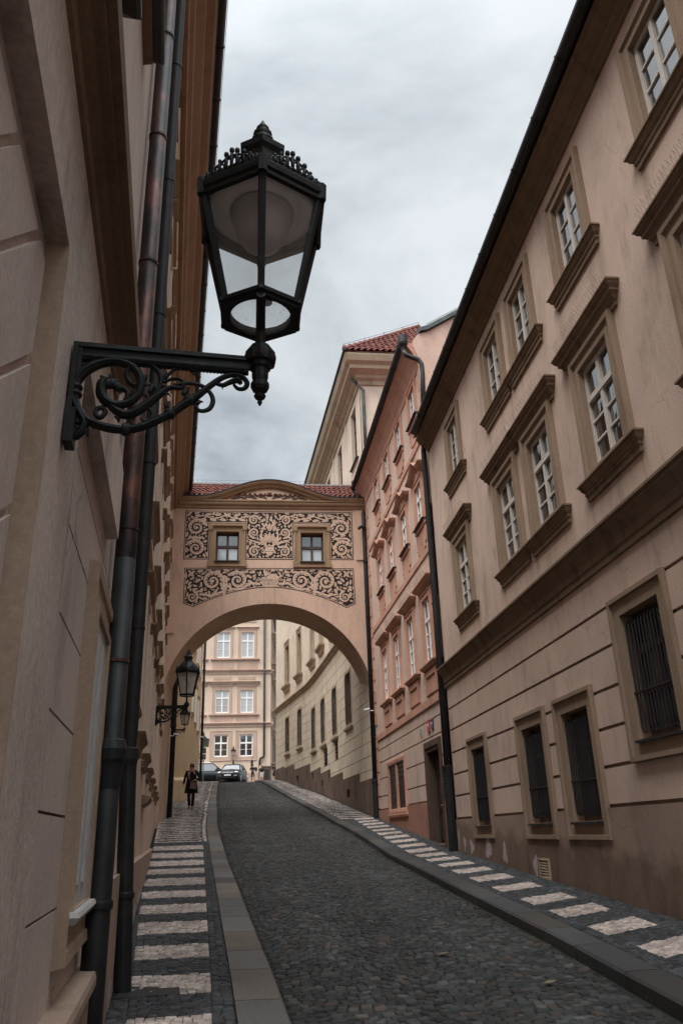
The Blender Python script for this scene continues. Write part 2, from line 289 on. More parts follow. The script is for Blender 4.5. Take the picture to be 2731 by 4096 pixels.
def window(B,F,r,depth=.18,sur=None,msur=None,sash=m_sash,pane=m_pane,cols=2,transom=.64,bars=2,sill=None,msill=None,hd=None,mhood=None,curve=None,spikes=False,grille=None,hext=.1,sext=.12,fr=.06,pm=None):
    u0,u1,z0,z1=r
    sur=sur or [(0,-.02),(0,.03),(.09,.035),(.10,.06),(.13,.06),(.15,.0)]
    sur=[(-.004 if o==0 and i<2 else o,w) for i,(o,w) in enumerate(sur)]
    mb=MB(); ring(mb,F,r,sur); wn=mb.build('window',msur or m_trim,B)
    sm=sashmesh(F,r,-depth+.06,cols,transom,bars,fr=fr); so_=sm.build('sash',sash,wn)
    if pane is not None:
        pb=MB(); t=random.uniform(-.006,.006)
        nc=cols
        for i in range(nc):
            a=u0+(u1-u0)*i/nc; c=u0+(u1-u0)*(i+1)/nc; t1=random.uniform(-.01,.01)
            pb.add([F(a,-depth+.03+t1,z0),F(c,-depth+.03-t1,z0),F(c,-depth+.034-t1,z1),F(a,-depth+.034+t1,z1)],[(0,1,2,3)])
        pb.build('pane',pane,so_)
    if sill:
        mb=MB(); hood(mb,F,u0-sext,u1+sext,sill); mb.build('sill',[msill or m_trim],wn)
    if hd:
        mb=MB(); hood(mb,F,u0-hext,u1+hext,hd,curve=curve); mb.build('hood',[mhood or m_trim],wn)
        if spikes:
            mb=MB(); n=int((u1-u0+2*hext)/.07); wo=max(p[0] for p in hd)-.03; zt=max(p[1] for p in hd)-.05
            for i in range(n+1):
                uu=u0-hext+(u1-u0+2*hext)*i/n
                for a in (-.03,.03):
                    dz=curve(i/n) if curve else 0
                    mb.tube([F(uu,wo-.02,zt+dz),F(uu+a,wo+.05+random.uniform(-.02,.02),zt+.15+dz)],.0016,3)
            mb.build('bird_spikes',m_spike,wn)
    if grille:
        mb=MB(); n,wo=grille; 
        for i in range(n):
            uu=u0+.05+(u1-u0-.1)*i/(n-1); zb=z0+.1
            mb.tube([F(uu,wo-.10,z1-.13),F(uu,wo-.02,z1-.1),F(uu,wo,z1-.16),F(uu,wo,zb+.05),F(uu,wo-.01,zb),F(uu,wo-.035,zb-.02),F(uu,wo-.06,zb+.02)],.011,6)
        for zb in (z0+(z1-z0)*.36,):
            mb.fbox(F,u0+.01,u1-.01,wo-.014,wo+.014,zb-.012,zb+.012)
        mb.build('grille',m_iron2,wn)
    return wn
def halfpipe(mb,F,u0,u1,w,z,r,n=8,seg=1.3,mi=0):
    pts=[(w+r*math.cos(math.pi+math.pi*j/n), z+r*math.sin(math.pi+math.pi*j/n)) for j in range(n+1)]
    pts+= [(w+.88*r*math.cos(2*math.pi-math.pi*j/n), z+.88*r*math.sin(2*math.pi-math.pi*j/n)) for j in range(n+1)]
    cornice(mb,F,u0,u1,pts,mi)
    u=min(u0,u1)+.3
    while u<max(u0,u1):
        p2=[(w+(r+.012)*math.cos(math.pi+math.pi*j/n), z+(r+.012)*math.sin(math.pi+math.pi*j/n)) for j in range(n+1)]+[(w+r*1.0*math.cos(2*math.pi-math.pi*j/n), z+.004+r*math.sin(2*math.pi-math.pi*j/n)) for j in range(n+1)]
        cornice(mb,F,u,u+.03,p2,mi); u+=seg
def downpipe(B,pts,r,mat,name='downpipe',collars=(),lower=None):
    mb=MB(); mb.tube(pts,r,14); o=mb.build(name,mat,B,smooth=True)
    if collars:
        for (p,rr,h) in collars: c2=MB(); c2.lathe(p,[(rr*.98,0),(rr*1.0,0),(rr*1.0,h),(rr*.98,h)],14); c2.build('pipe_collar',mat,o,smooth=False)
    return o
# ---------------------------------------------------------------- ground profile
GY=[-30,0,8.9,13.35,18.8,24,29.2,43,49,54,57,60,67,73,80,140]
GZ=[-2.8,-1.38,-.96,-.74,-.46,-.02,.42,1.83,2.44,3.13,3.46,3.62,3.95,4.30,4.68,7.5]
def g(Y): return np.interp(Y,GY,GZ)
KL=[(-30,3.0),(-3,.84),(5.8,.25),(7,.18),(9.9,-.01),(14.85,-.33),(20.5,-.71),(27.7,-1.21),(41.4,-1.89),(53.8,-2.42),(58,-2.5),(60,-3.5)]     # outer (road) edge of the left kerb
KR=[(-30,2.7),(5.7,2.80),(8.5,2.92),(15.9,2.96),(22,2.92),(25.8,2.82),(31.3,2.52),(39.7,1.87),(48.8,1.25),(56.2,.3),(60,-.2)]
kl=lambda y: np.interp(y,[p[0] for p in KL],[p[1] for p in KL]); kr=lambda y: np.interp(y,[p[0] for p in KR],[p[1] for p in KR])
def wl(y):   # left wall base
    return np.where(y<6.2,-.46-.1*y,np.where(y<31.6,-.36-.1*y,np.where(y<41,-.12-.1*y,-3.33-(y-41)*.032)))
def wr(y): return np.where(y<18.9,4.5,np.where(y<29.2,4.5-.02*(y-19),np.interp(y,[29.2,45,47.6,58,60],[4.28,3.3,3.05,1.4,1.1])))
# ground and stones
gy=np.array(sorted(set([-60,-30]+list(np.arange(-8,60,1.0))+[60,67,73,80,100,140,400])));
def sheet(name,xs0,xs1,zoff,mat,ys,**t):
    mb=MB(); mb.loft([[(float(xs0(y)),float(y),float(g(y)+zoff)),(float(xs1(y)),float(y),float(g(y)+zoff))] for y in ys],closed=False,caps=False); return mb.build(name,mat,**t)
sheet('ground',lambda y:-300,lambda y:300,-.135,m_grit,gy,kind='structure')
def stones(name,cx,cy,cz,sx,sy,rot,colr,mat,sl,h=.05,tilt=.012,ch=.16,extra=None,shear=None,**t):
    n=len(cx); sg=np.array([[-1,-1],[1,-1],[1,1],[-1,1]],float)
    jit=rng.uniform(-.10,.10,(n,4,2))
    ox=(sg[None,:,0]+jit[:,:,0]*.8)*sx[:,None]/2; oy=(sg[None,:,1]+jit[:,:,1]*.8)*sy[:,None]/2
    c,s=np.cos(rot)[:,None],np.sin(rot)[:,None]
    def lay(f,dz,tl):
        X=ox*f; Y=oy*f; x=X*c-Y*s; y=X*s+Y*c
        if shear is not None: y=y+x*shear[:,None]
        z=cz[:,None]+dz+y*sl[:,None]+ (tl[:,0:1]*x+tl[:,1:2]*y)
        return np.stack([cx[:,None]+x,cy[:,None]+y,z],-1)
    tl=rng.normal(0,1,(n,2))*tilt*6; dz=rng.uniform(-.005,.004,(n,1))
    V=np.concatenate([lay(1.0,-h+0*dz,tl*0),lay(1.0,dz-.008,tl),lay(1-ch,dz,tl)],1).reshape(-1,3)
    base=np.array([[0,1,5,4],[1,2,6,5],[2,3,7,6],[3,0,4,7],[4,5,9,8],[5,6,10,9],[6,7,11,10],[7,4,8,11],[8,9,10,11]])
    Fc=(base[None]+(np.arange(n)*12)[:,None,None]).reshape(-1,4)
    colv=np.repeat(np.concatenate([colr,np.ones((n,1))],1),12,0)
    me=bpy.data.meshes.new(name)
    if extra is not None:
        ev,ef,ec=extra; off=len(V); V=np.concatenate([V,ev]); Fc=np.concatenate([Fc,np.array(ef)+off]); colv=np.concatenate([colv,np.concatenate([ec,np.ones((len(ec),1))],1)])
    me.vertices.add(len(V)); me.vertices.foreach_set('co',V.ravel().astype('f')); me.loops.add(len(Fc)*4); me.loops.foreach_set('vertex_index',Fc.ravel().astype('i'))
    me.polygons.add(len(Fc)); me.polygons.foreach_set('loop_start',(np.arange(len(Fc))*4).astype('i')); me.polygons.foreach_set('loop_total',np.full(len(Fc),4,'i'))
    me.update(calc_edges=True); at=me.color_attributes.new('Col','FLOAT_COLOR','POINT'); at.data.foreach_set('color',colv.ravel().astype('f'))
    me.materials.append(mat); o=bpy.data.objects.new(name,me); COL.objects.link(o); tagp(o,**t); return o
def strip(x0,x1,zoff,col,ys):
    v=[];f=[]
    for i,y in enumerate(ys):
        v+=[(float(x0(y)),y,float(g(y))+zoff),(float(x1(y)),y,float(g(y))+zoff)]
        if i: f.append((2*i-2,2*i-1,2*i+1,2*i))
    return np.array(v),f,np.tile(np.array(col),(len(v),1))
def slope(y): return (g(y+.05)-g(y-.05))/.1
# road
cx=[];cy=[];sx=[];sy=[];rt=[]
y=2.5
while y<61:
    pit=.086; a=float(kl(y))+.03; b_=float(kr(y))-.03
    x=a+random.uniform(0,.05)
    while x<b_:
        w_=random.uniform(.070,.105)
        if x+w_>b_+.02: break
        xm=x+w_/2
        ph=(xm-a)*2*math.pi/1.25; cx.append(xm); cy.append(y+.16*math.cos(ph)+.05*math.sin(xm*2.1+y*.5)+random.uniform(-.008,.008)); sx.append(w_*.93); sy.append(pit*random.uniform(.84,.93)); rt.append(-.35*math.sin(ph)*.6+random.uniform(-.06,.06))
        x+=w_
    y+=pit
cx,cy,sx,sy,rt=map(np.array,(cx,cy,sx,sy,rt)); n=len(cx)
v=np.clip(rng.lognormal(0,.34,n),.45,2.3)[:,None]; tint=rng.uniform(-.08,.08,(n,1))
colr=np.array([[.037,.036,.0345]])*v*(1+tint*np.array([[1.2,.2,-.8]]))
uu_=(cx-kl(cy))/(kr(cy)-kl(cy)); trk=np.exp(-((uu_-.27)/.09)**2)+np.exp(-((uu_-.76)/.09)**2); colr=colr*(1+.28*trk[:,None]); red=rng.random(n)<.06; colr[red]*=np.array([1.5,1.1,.9]); edge=(uu_<.04)|(uu_>.96); colr[edge]*=np.array([.75,.78,.68])
stones('road',cx,cy,g(cy)-.105,sx,sy,rt,colr,m_stone,slope(cy),extra=strip(kl,kr,-.122,(.018,.017,.015),list(np.arange(-6,61,.5))),kind='structure')
# pavements
WL=[(4.6,4.95),(5.45,6.19),(6.81,7.49),(8.14,8.85),(9.53,10.33),(11.0,11.8),(12.55,13.36),(14.1,15.2),(15.95,16.98),(17.66,18.85),(19.36,20.4),(21.0,22.0)]
def pave(name,x0,x1,y0,y1,mask,off,lab,cuts=lambda y:(),shear=None):
    cx=[];cy=[];sx=[];sy=[]; y=y0; pit=.062
    while y<y1:
        far=1.0 if y<32 else 1.5
        a=float(x0(y)); b_=float(x1(y)); x=a+random.uniform(0,.05)
        while x<b_-.02:
            w_=min(random.uniform(.052,.085)*far,b_-x)
            for c_ in cuts(y):
                if x+.012<c_<x+w_+.02: w_=c_-x
            cx.append(x+w_/2); cy.append(y+random.uniform(-.003,.003)); sx.append(w_*.94); sy.append(pit*far*random.uniform(.88,.95)); x+=w_
        y+=pit*far
    cx,cy,sx,sy=map(np.array,(cx,cy,sx,sy)); n=len(cx); sh=np.zeros(n)
    if shear: sh=np.where(cy<27,shear,0.0); cy=cy+sh*(cx-3.4)
    mk=mask(cx,cy); rv=np.clip(rng.lognormal(0,.22,n),.5,1.9)[:,None]
    colr=np.where(mk[:,None],np.array([[.40,.33,.29]])*np.clip(rv,.6,1.35),np.array([[.042,.0425,.045]])*rv*rng.uniform(.7,1.35,(n,1)))
    return stones(name,cx,cy,g(cy)+off,sx,sy,rng.uniform(-.03,.03,n),colr,m_stone,slope(cy),h=.03,tilt=.006,ch=.12,shear=sh,extra=strip(x0,x1,off-.012,(.02,.019,.017),list(np.arange(y0-.5,y1+.2,.5))),kind='structure')
def maskL(x,y):
    a=wl(y)+.10+.0*y; b_=kl(y)-.36
    st=np.zeros(len(x),bool)
    for p,q in WL: st|=(y>p)&(y<q)
    near=st&(x>-.10-.118*y)&(x<b_-.14)&(y<22.3)
    u=(x-wl(y))/(b_-wl(y)); zig=np.abs(((u*2)%1)-.5)*1.1; far=(((y/.62)%1)<(.25+zig*.55))&(y>22.9)&(u<.88)&(u>.06); line=(y>22.9)&((u>.92)&(u<.98)|(u<.05)&(u>.0))
    return near|far|line
pave('left_pavement',wl,lambda y:kl(y)-.345,3.6,58,maskL,-.004,None,cuts=lambda y:(-.10-.118*y,float(kl(y))-.50) if y<22.3 else ())
def maskR(x,y):
    yy=y-(x-3.4)*.62
    P=[8.26-1.16*3,8.26-1.14*2,8.26-1.12,8.26,9.36,10.45,11.72,13.0,14.2,15.4,16.5,17.6,18.7,19.8,20.9,22.,23.1,24.2,25.3,26.4,27.5,28.6]
    st=np.zeros(len(x),bool)
    for p in P: st|=(yy>p)&(yy<p+.58)
    near=st&(x>3.40)&(x<4.12)
    u=(x-kr(y)-.3)/(wr(y)-kr(y)-.3); zig=np.abs(((u*1.5)%1)-.5)*1.2; far=(((y/.75)%1)<(.25+zig*.5))&(y>29)&(u<.94)
    return np.where(y<29.3,near,far)
pave('right_pavement',lambda y:kr(y)+.31,lambda y:wr(y)-0.0,2.6,59,maskR,-.004,None,cuts=lambda y:(3.40,4.12) if y<28 else (),shear=.62)
def kerb(name,edge,sgn,w,h,y0,y1,lab,seg=1.0,col=(.10,.090,.083)):
    V=[];Fs=[];C=[]; y=y0
    mb=MB(); cols=[]
    while y<y1:
        L=seg*random.uniform(.75,1.2); a,b_=y+.009,min(y+L,y1)-.009; r=[]
        for yy in (a,b_):
            o=float(edge(yy)); i=o+sgn*w; zt=float(g(yy))+.0; zb=zt-.19
            r.append([(o,yy,zb),(o,yy,zt-.02+random.uniform(-.003,.003)),(o+sgn*.02,yy,zt+.0),(i,yy,zt+.004),(i,yy,zb)])
        mb.loft(r,closed=True,caps=True); f=random.uniform(.65,1.35); t=random.uniform(-.08,.12); cols+= [(col[0]*f*(1+t),col[1]*f,col[2]*f*(1-t),1)]*10
        y+=L
    o=mb.build(name,m_kerb,kind='structure'); at=o.data.color_attributes.new('Col','FLOAT_COLOR','POINT'); at.data.foreach_set('color',np.array(cols).ravel().astype('f'))
kerb('left_kerb',kl,-1,.34,.1,2.5,58,None,.95); kerb('right_kerb',kr,1,.30,.11,2.5,59,None,1.15,(.052,.048,.046))
sheet('far_pavement',lambda y:-14,lambda y:14,-.012 if 0 else -.1,simple('grey_far_paving',(.12,.11,.1),.9,scale=20),[60,67,73,80,100,140],kind='structure')
# ---------------------------------------------------------------- right: tan house
F=frame((4.5,0),(0,1),(-1,0))
B=empty('tan_house',(4.5,12,g(12)),'tan plastered house with brown window surrounds and barred ground windows, foreground right','house')
U0,U1=-3.0,18.62
cT=[.6,3.3,6.02,8.77,11.03,12.70,15.98]; cM=[.6,3.3,5.94,8.70,11.0,12.79,16.08]
WT=[(c-.42,c+.42,7.60,8.84) for c in cT]; WM=[(c-.47,c+.47,4.42,5.93) for c in cM]; WG=[(c-.5,c+.5,.90,2.40) if c<9.5 else (c-.5,c+.5,.04,1.52) for i,c in enumerate([.6,3.3,6.0,8.69,11.07,12.96,16.34])]
rects=[(U0,U1,-3,.21,.03,1)]
GR=[.21,.68,1.145,1.62,2.12,2.605]
for z in GR: rects.append((U0,U1,z-.022,z+.022,-.028,2))
for r in WT+WM: rects.append((*r,None,0))
for r in WG: rects.append((r[0]-.16,r[1]+.16,r[2]-.17,r[3]+.16,0,0)); rects.append((*r,None,0))
mb=MB(); relief(F,U0,U1,-3,10,rects,mb); mb.fbox(F,U0,U1,-.4,-.27,-3,10,0)
mb.add([F(U1,0,-3),F(U1,-.4,-3),F(U1,-.4,10),F(U1,0,10)],[(0,1,2,3)],0)
mb.build('wall',[m_tan,m_tanlow,m_groove],B)
sill_t=[(0,-.32),(.04,-.31),(.04,-.24),(.06,-.225),(.06,-.18),(.09,-.15),(.11,-.10),(.115,-.08),(.135,-.08),(.135,-.055),(0,-.02)]
def sp(p,z): return [(w,z+a) for w,a in p]
hood_t=[(0,.16),(.035,.17),(.035,.23),(.06,.26),(.08,.31),(.12,.34),(.12,.38),(.16,.42),(.165,.45),(.185,.46),(.185,.485),(0,.55)]
for i,r in enumerate(WT): window(B,F,r,.09,sur=[(0,-.03),(0,.05),(.05,.055),(.06,.035),(.13,.035),(.145,.07),(.22,.075),(.23,0)],msur=m_trimlt,cols=2,transom=None,bars=2,sill=sp(sill_t,7.53),spikes=False,sext=.30)
for i,r in enumerate(WM): window(B,F,r,.09,sur=[(0,-.03),(0,.05),(.06,.055),(.07,.035),(.14,.035),(.155,.075),(.22,.08),(.235,0)],msur=m_trimlt,cols=2,transom=.66,bars=2,sill=sp(sill_t,4.37),hd=sp(hood_t,5.93),spikes=True,hext=.34,sext=.28)
for i,r in enumerate(WG):
    wn=window(B,F,r,.20,sur=[(0,-.18),(0,.022),(.17,.022),(.175,.06),(.23,.06),(.235,0)],msur=m_trimlt,cols=2,transom=.7,bars=1,sash=m_sashbr,pane=m_paned,grille=(12,-.02))
    mb=MB(); mb.fbox(F,r[0]-.02,r[1]+.02,-.2,.07,r[2]-.035,r[2]-.005); mb.build('sill',m_gut,wn)
mb=MB(); cornice(mb,F,U0,U1+.02,[(0,3.10),(.04,3.11),(.04,3.19),(.06,3.21),(.075,3.28),(.075,3.31),(.11,3.38),(.15,3.44),(.165,3.46),(.165,3.50),(.20,3.52),(.20,3.555),(0,3.68)]); mb.build('string_course',m_trim,B)
mb=MB(); cornice(mb,F,U0,U1-.06,[(0,9.34),(.04,9.35),(.05,9.42),(.10,9.46),(.12,9.49),(.12,9.52),(.20,9.55),(.26,9.58),(.28,9.61),(.28,9.65),(.33,9.67),(.33,9.72),(0,9.75)]); mb.build('cornice',m_trim,B)
mb=MB(); halfpipe(mb,F,U0,U1-.35,.42,9.80,.10,seg=1.0); mb.build('gutter',m_gut,B)
mb=MB(); mb.hexa([F(U0,.38,9.77),F(U1,.38,9.77),F(U1,-5,13.3),F(U0,-5,13.3),F(U0,.38,9.85),F(U1,.38,9.85),F(U1,-5,13.6),F(U0,-5,13.6)]); mb.build('roof',m_tile,B)
downpipe(B,[F(18.35,.42,9.95),F(18.45,.30,9.7),F(18.62,.12,9.3),F(18.68,.11,8.8),F(18.70,.11,3.8),F(18.70,.34,3.55),F(18.70,.34,3.45),F(18.72,.11,3.0),F(18.75,.11,-.55)] if 0 else [F(18.62,.10,9.78),F(18.70,.10,9.4),F(18.72,.10,5),F(18.76,.11,-.55)],.072,m_pipe,collars=[((4.395,18.74,z),.082,.03) for z in (.35,2.9,5.2,7.4)])
mb=MB(); mb.lathe((4.39,18.76,-.6),[(.095,0),(.095,1.7),(.10,1.72),(.12,1.9),(.125,1.95),(.08,1.96)],16); mb.build('downpipe_boot',m_pipe,B,smooth=False)
# bare patches and worn base, vent
for (u,z,a,b_) in [(17.95,-.30,.10,.13),(17.35,-.36,.16,.12),(16.1,-.36,.2,.20),(15.05,-.44,.12,.17),(13.42,-.6,.10,.16),(18.42,-.2,.05,.2)]:
    mb=MB(); nn=18; c0=[]
    for j in range(nn):
        an=2*math.pi*j/nn; rr=1+.28*math.sin(3*an+u)+.15*random.uniform(-1,1); c0.append(F(u+a*rr*math.cos(an),.034,z+b_*rr*math.sin(an)))
    mb.add(c0,[tuple(range(nn))]); mb.build('bare_plaster_patch',m_patch,B)
V=empty('wall_vent',F(12.98,.03,-.6),'small cream louvred vent low in the brown base of the tan house','vent')
mb=MB(); ring(mb,F,(12.78,13.2,-.74,-.50),[(0,.03),(0,.055),(.03,.055),(.03,.03)]); mb.build('frame',m_creamtrim,V)
mb=MB()
for i in range(6): mb.hexa([F(12.78,.034,-.74+.04*i),F(13.2,.034,-.74+.04*i),F(13.2,.05,-.745+.04*i),F(12.78,.05,-.745+.04*i),F(12.78,.034,-.715+.04*i),F(13.2,.034,-.715+.04*i),F(13.2,.05,-.728+.04*i),F(12.78,.05,-.728+.04*i)])
mb.build('louvre',m_creamtrim,V); mb=MB(); mb.fbox(F,12.78,13.2,.031,.033,-.74,-.5); mb.build('back',m_dark,V)
def text(s,F,u,w,z,h,mat,name,parent=None,du=1,**tg):
    cu=bpy.data.curves.new(name,'FONT'); cu.body=s; cu.size=h; cu.extrude=.002; cu.align_x='CENTER'; cu.align_y='CENTER'
    ob=bpy.data.objects.new(name,cu); COL.objects.link(ob); bpy.context.view_layer.update()
    dg=bpy.context.evaluated_depsgraph_get(); me=bpy.data.meshes.new_from_object(ob.evaluated_get(dg)); bpy.data.objects.remove(ob)
    o0=root(parent) if parent else Vector((0,0,0))
    for v in me.vertices:
        p=F(u+v.co.x*du,w+v.co.z,z+v.co.y); v.co=Vector(p)-o0
    me.materials.clear(); me.materials.append(mat); o=bpy.data.objects.new(name,me); COL.objects.link(o)
    if parent: o.parent=parent
    tagp(o,**tg); return o
t=empty('house_number',F(12.98,.03,1.61),'small grey metal number 17 fixed above the second barred window from the downpipe','house number')
text('17',F,12.98,.028,1.62,.12,m_greens,'numeral',t,-1)
# ---------------------------------------------------------------- right: pink house
F=frame((4.5+.02*19,0),(-.02,1),(-1,-.02))
P=empty('pink_house',F(24,0,g(24)),'salmon pink house with bowed window hoods between the tan house and the arch','house')
U0,U1=18.86,29.15
cols=[20.02,22.14,24.32,26.42]
W3=[(c-.42,c+.42,4.05,5.72) for c in cols]; W2=[(c-.40,c+.40,7.86,9.02) for c in cols]; W1=[(c-.40,c+.40,11.1,12.1) for c in cols]
wg=(24.15,26.75,.62,1.95)
dr=(19.8,21.1,-.6,1.85)
rects=[(U0,U1,-2,2.95,0,2),(U0,U1,2.95,3.14,.04,1)]
for z in (2.62,2.2,1.66,1.09,.68): rects.append((U0,U1,z-.018,z+.018,-.024,3))
rects.append((U0,U1,-2,.66,.03,4))
for z in (6.9,10.15): rects.append((U0,U1,z-.09,z+.09,.035,1))
nq=0; z=.72
while z<12.1:
    if z<2.9 or z>3.2:
        L=.55 if nq%2 else .35; rects.append((U1-L,U1,z,z+.36,.025,1)); rects.append((U0,U0+L*.55,z,z+.36,.025,1))
    z+=.40; nq+=1
rects.append((wg[0]-.14,wg[1]+.14,wg[2]-.16,wg[3]+.14,.045,1)); rects.append((*wg,None,0)); rects.append(((wg[0]+wg[1])/2-.13,(wg[0]+wg[1])/2+.13,wg[2],wg[3],.03,1))
rects.append((dr[0]-.25,dr[1]+.2,dr[2],dr[3]+.25,.06,5)); rects.append((dr[0]-.12,dr[1]+.1,dr[2],dr[3]+.1,.03,5)); rects.append((*dr,None,0))
for r in W3: rects+=[(r[0]-.2,r[1]+.2,3.22,3.82,.05,1),(r[0]-.06,r[1]+.06,3.34,3.68,.015,1)]
for r in W2:
    rects+=[(r[0]-.16,r[1]+.16,7.2,7.78,.03,1),(r[0]-.05,r[1]+.05,7.05,7.2,.03,1),(r[0]+.12,r[1]-.12,6.99,7.05,.03,1),(r[0]-.04,r[1]+.04,7.32,7.68,.012,1)]
    rects+=[(r[0]-.14,r[1]+.14,9.0,9.42,.03,1)]
for r in W1: rects+=[(r[0]-.14,r[1]+.14,10.62,11.0,.03,1),(r[0]-.05,r[1]+.05,10.42,10.62,.03,1),(r[0]+.14,r[1]-.14,10.34,10.42,.03,1),(r[0],r[1],10.7,10.9,.01,1)]
for r in W1+W2+W3: rects.append((*r,None,0))
mb=MB(); relief(F,U0,U1,-2,12.5,rects,mb); mb.fbox(F,U0,U1,-.4,-.27,-2,12.5,0); mb.add([F(U0,0,9),F(U0,-.4,9),F(U0,-.4,12.5),F(U0,0,12.5)],[(0,1,2,3)]); mb.build('wall',[m_pinkw,m_pink,m_tan,m_groove,m_pinklow,m_doorst],P)
surp=[(0,-.03),(0,.05),(.07,.055),(.08,.03),(.13,.03),(.15,.06),(.18,.06),(.19,0)]
hp=[(0,.14),(.04,.15),(.06,.2),(.10,.22),(.16,.26),(.18,.30),(.20,.31),(.20,.34),(0,.38)]
for r in W3: window(P,F,r,.08,sur=surp,msur=m_pink,sash=m_sashw,transom=.66,bars=2,sill=sp([(0,-.14),(.06,-.12),(.10,-.07),(.14,-.05),(.14,-.01),(0,.0)],4.0),msill=m_pink,hd=sp(hp,5.82),mhood=m_pink,spikes=True,hext=.30,sext=.30)
bow=lambda t:.30*(math.exp(-((t-.5)/.22)**2)-.02)
for r in W2: window(P,F,r,.08,sur=surp,msur=m_pink,sash=m_sashw,transom=.66,bars=1,sill=sp([(0,-.04),(.12,-.03),(.12,-.01),(0,0)],7.84),msill=m_gut,hd=sp(hp,9.08),mhood=m_pink,curve=bow,spikes=True,hext=.30,sext=.10)
for r in W1: window(P,F,r,.08,sur=surp,msur=m_pink,sash=m_sashw,transom=None,bars=2,sill=sp([(0,-.04),(.12,-.03),(.12,-.01),(0,0)],11.08),msill=m_gut,sext=.10)
wn=MB(); ring(wn,F,wg,[(-.004,-.2),(-.004,.05),(.06,.06),(.12,.06),(.14,.045)]); wn=wn.build('window',m_pink,P)
mb=MB()
c=(wg[0]+wg[1])/2
for a,b_ in ((wg[0],c-.13),(c+.13,wg[1])):
    mb.fbox(F,a,b_,-.06,-.02,wg[2],wg[3])
    for i in range(9): mb.fbox(F,a+.03,b_-.03,-.02,-.002,wg[2]+.05+i*.14,wg[2]+.15+i*.14)
mb.build('shutter',m_door,wn)
mb=MB(); hood(mb,F,wg[0]-.16,wg[1]+.16,sp([(0,-.12),(.08,-.1),(.1,-.03),(0,0)],wg[2]-.14)); mb.build('sill',m_pink,wn)
mb=MB(); mb.fbox(F,dr[0],dr[1],-.24,-.20,dr[2],dr[3])
for a,b_ in ((dr[0]+.08,(dr[0]+dr[1])/2-.05),((dr[0]+dr[1])/2+.05,dr[1]-.08)):
    for z0,z1 in ((-.25,.35),(.45,1.2),(1.3,1.75)): mb.fbox(F,a,b_,-.20,-.17,z0,z1)
do=mb.build('door',m_door,P); mb=MB(); mb.sphere(F((dr[0]+dr[1])/2+.03,-.14,.55),.03); mb.build('handle',m_chrome,do)
mb=MB(); mb.fbox(F,dr[0]-.22,dr[1]+.18,-.2,.16,-.55,-.33); mb.build('door_step',m_plinth,P)
# soffit cove, gutter, roof and gable
mb=MB(); cornice(mb,F,U0,U1+.15,[(0,12.2),(.03,12.22),(.06,12.4),(.18,12.68),(.30,12.86),(.36,12.92),(.36,13.0),(0,13.0)]); mb.build('eaves_cove',m_pink,P)
mb=MB(); halfpipe(mb,F,U0-.05,U1+.3,.44,13.1,.10,seg=1.2); mb.build('gutter',m_gut,P)
mb=MB(); mb.hexa([F(U0+.3,.4,13.03),F(U1,.4,13.03),F(U1,-6,17.1),F(U0+.3,-6,17.1),F(U0+.3,.4,13.12),F(U1,.4,13.12),F(U1,-6,17.2),F(U0+.3,-6,17.2)]); mb.build('roof',m_tile,P)
mb=MB(); mb.loft([[F(uu,w,z) for w,z in ((.02,12.5),(.16,12.9),(.12,13.12),(-.05,13.32),(-.3,13.40),(-7,17.75),(-7,8),(.02,8))] for uu in (U0-.02,U0+.28)]); mb.build('gable_wall',m_pinkw,P)
mb=MB(); mb.loft([[F(uu,w,z) for w,z in ((-.12,13.40),(-.05,13.34),(-.05,13.48),(-.3,13.58),(-7,17.9),(-7,17.78),(-.3,13.43))] for uu in (U0-.10,U0+.36)]); mb.build('gable_coping',m_copperg,P)
mb=MB(); mb.tube([F(U0-.02,w,z) for w,z in ((-.3,13.66),(-3,15.4),(-7,17.98))],.008,4); mb.build('lightning_wire',m_iron2,P)
mb=MB(); mb.lathe(F(U0+.05,.42,12.72),[(.05,0),(.07,.12),(.13,.22),(.145,.28),(.145,.52),(.13,.52)],14); mb.build('rainwater_hopper',m_gut,P)
downpipe(P,[F(U0+.05,.42,12.75),F(U0+.05,.36,12.62),F(U0+.0,.22,12.52),F(U0,.02,12.45),F(U0,-.06,12.3),F(U0,-.07,12.0),F(U0-.05,-.0,10.4)],.07,m_gut)
mb=MB(); mb.lathe(F(U1+.28,.42,12.85),[(.05,0),(.06,.1),(.085,.18),(.085,.55),(.07,.55)],14); mb.build('rainwater_hopper',m_gut,P)
downpipe(P,[F(U1+.28,.42,12.9),F(U1+.28,.40,12.6),F(U1+.24,.2,12.25),F(U1+.1,.08,12.05),F(U1+.0,.10,11.8),F(U1-.03,.10,.35)],.085,m_pipe,collars=[(F(U1-.03,.10,z),.10,.03) for z in (1.2,3.2,5.4,7.6,9.8)])
mb=MB(); mb.lathe(F(U1-.03,.10,.25),[(.11,0),(.11,1.3),(.125,1.35),(.125,1.45),(.09,1.46)],14); mb.build('downpipe_boot',m_pipe,P)
s1=empty('house_number_plate',F(20.72,.03,2.49),'red enamel house number plate with white numerals above the pink house door','number plate')
mb=MB(); mb.fbox(F,20.60,20.86,.005,.03,2.34,2.64); mb.build('plate',m_red,s1); text('180',F,20.73,.032,2.5,.11,m_white,'numeral',s1,-1)
s1=empty('orientation_number_plate',F(20.31,.03,2.49),'dark blue enamel number plate beside the red plate above the door','number plate')
mb=MB(); mb.fbox(F,20.2,20.42,.005,.03,2.36,2.62); mb.build('plate',m_blue,s1); text('19',F,20.31,.032,2.49,.11,m_white,'numeral',s1,-1)
s1=MB(); s1.fbox(F,21.62,21.72,.004,.035,2.34,2.52); s1.build('wall_plaque',m_greens,label='narrow grey plaque on the wall left of the red number plate',cat='plaque')
s1=empty('intercom_panel',F(19.5,.03,1.2),'metal doorbell panel between the dark door and the downpipe','doorbell')
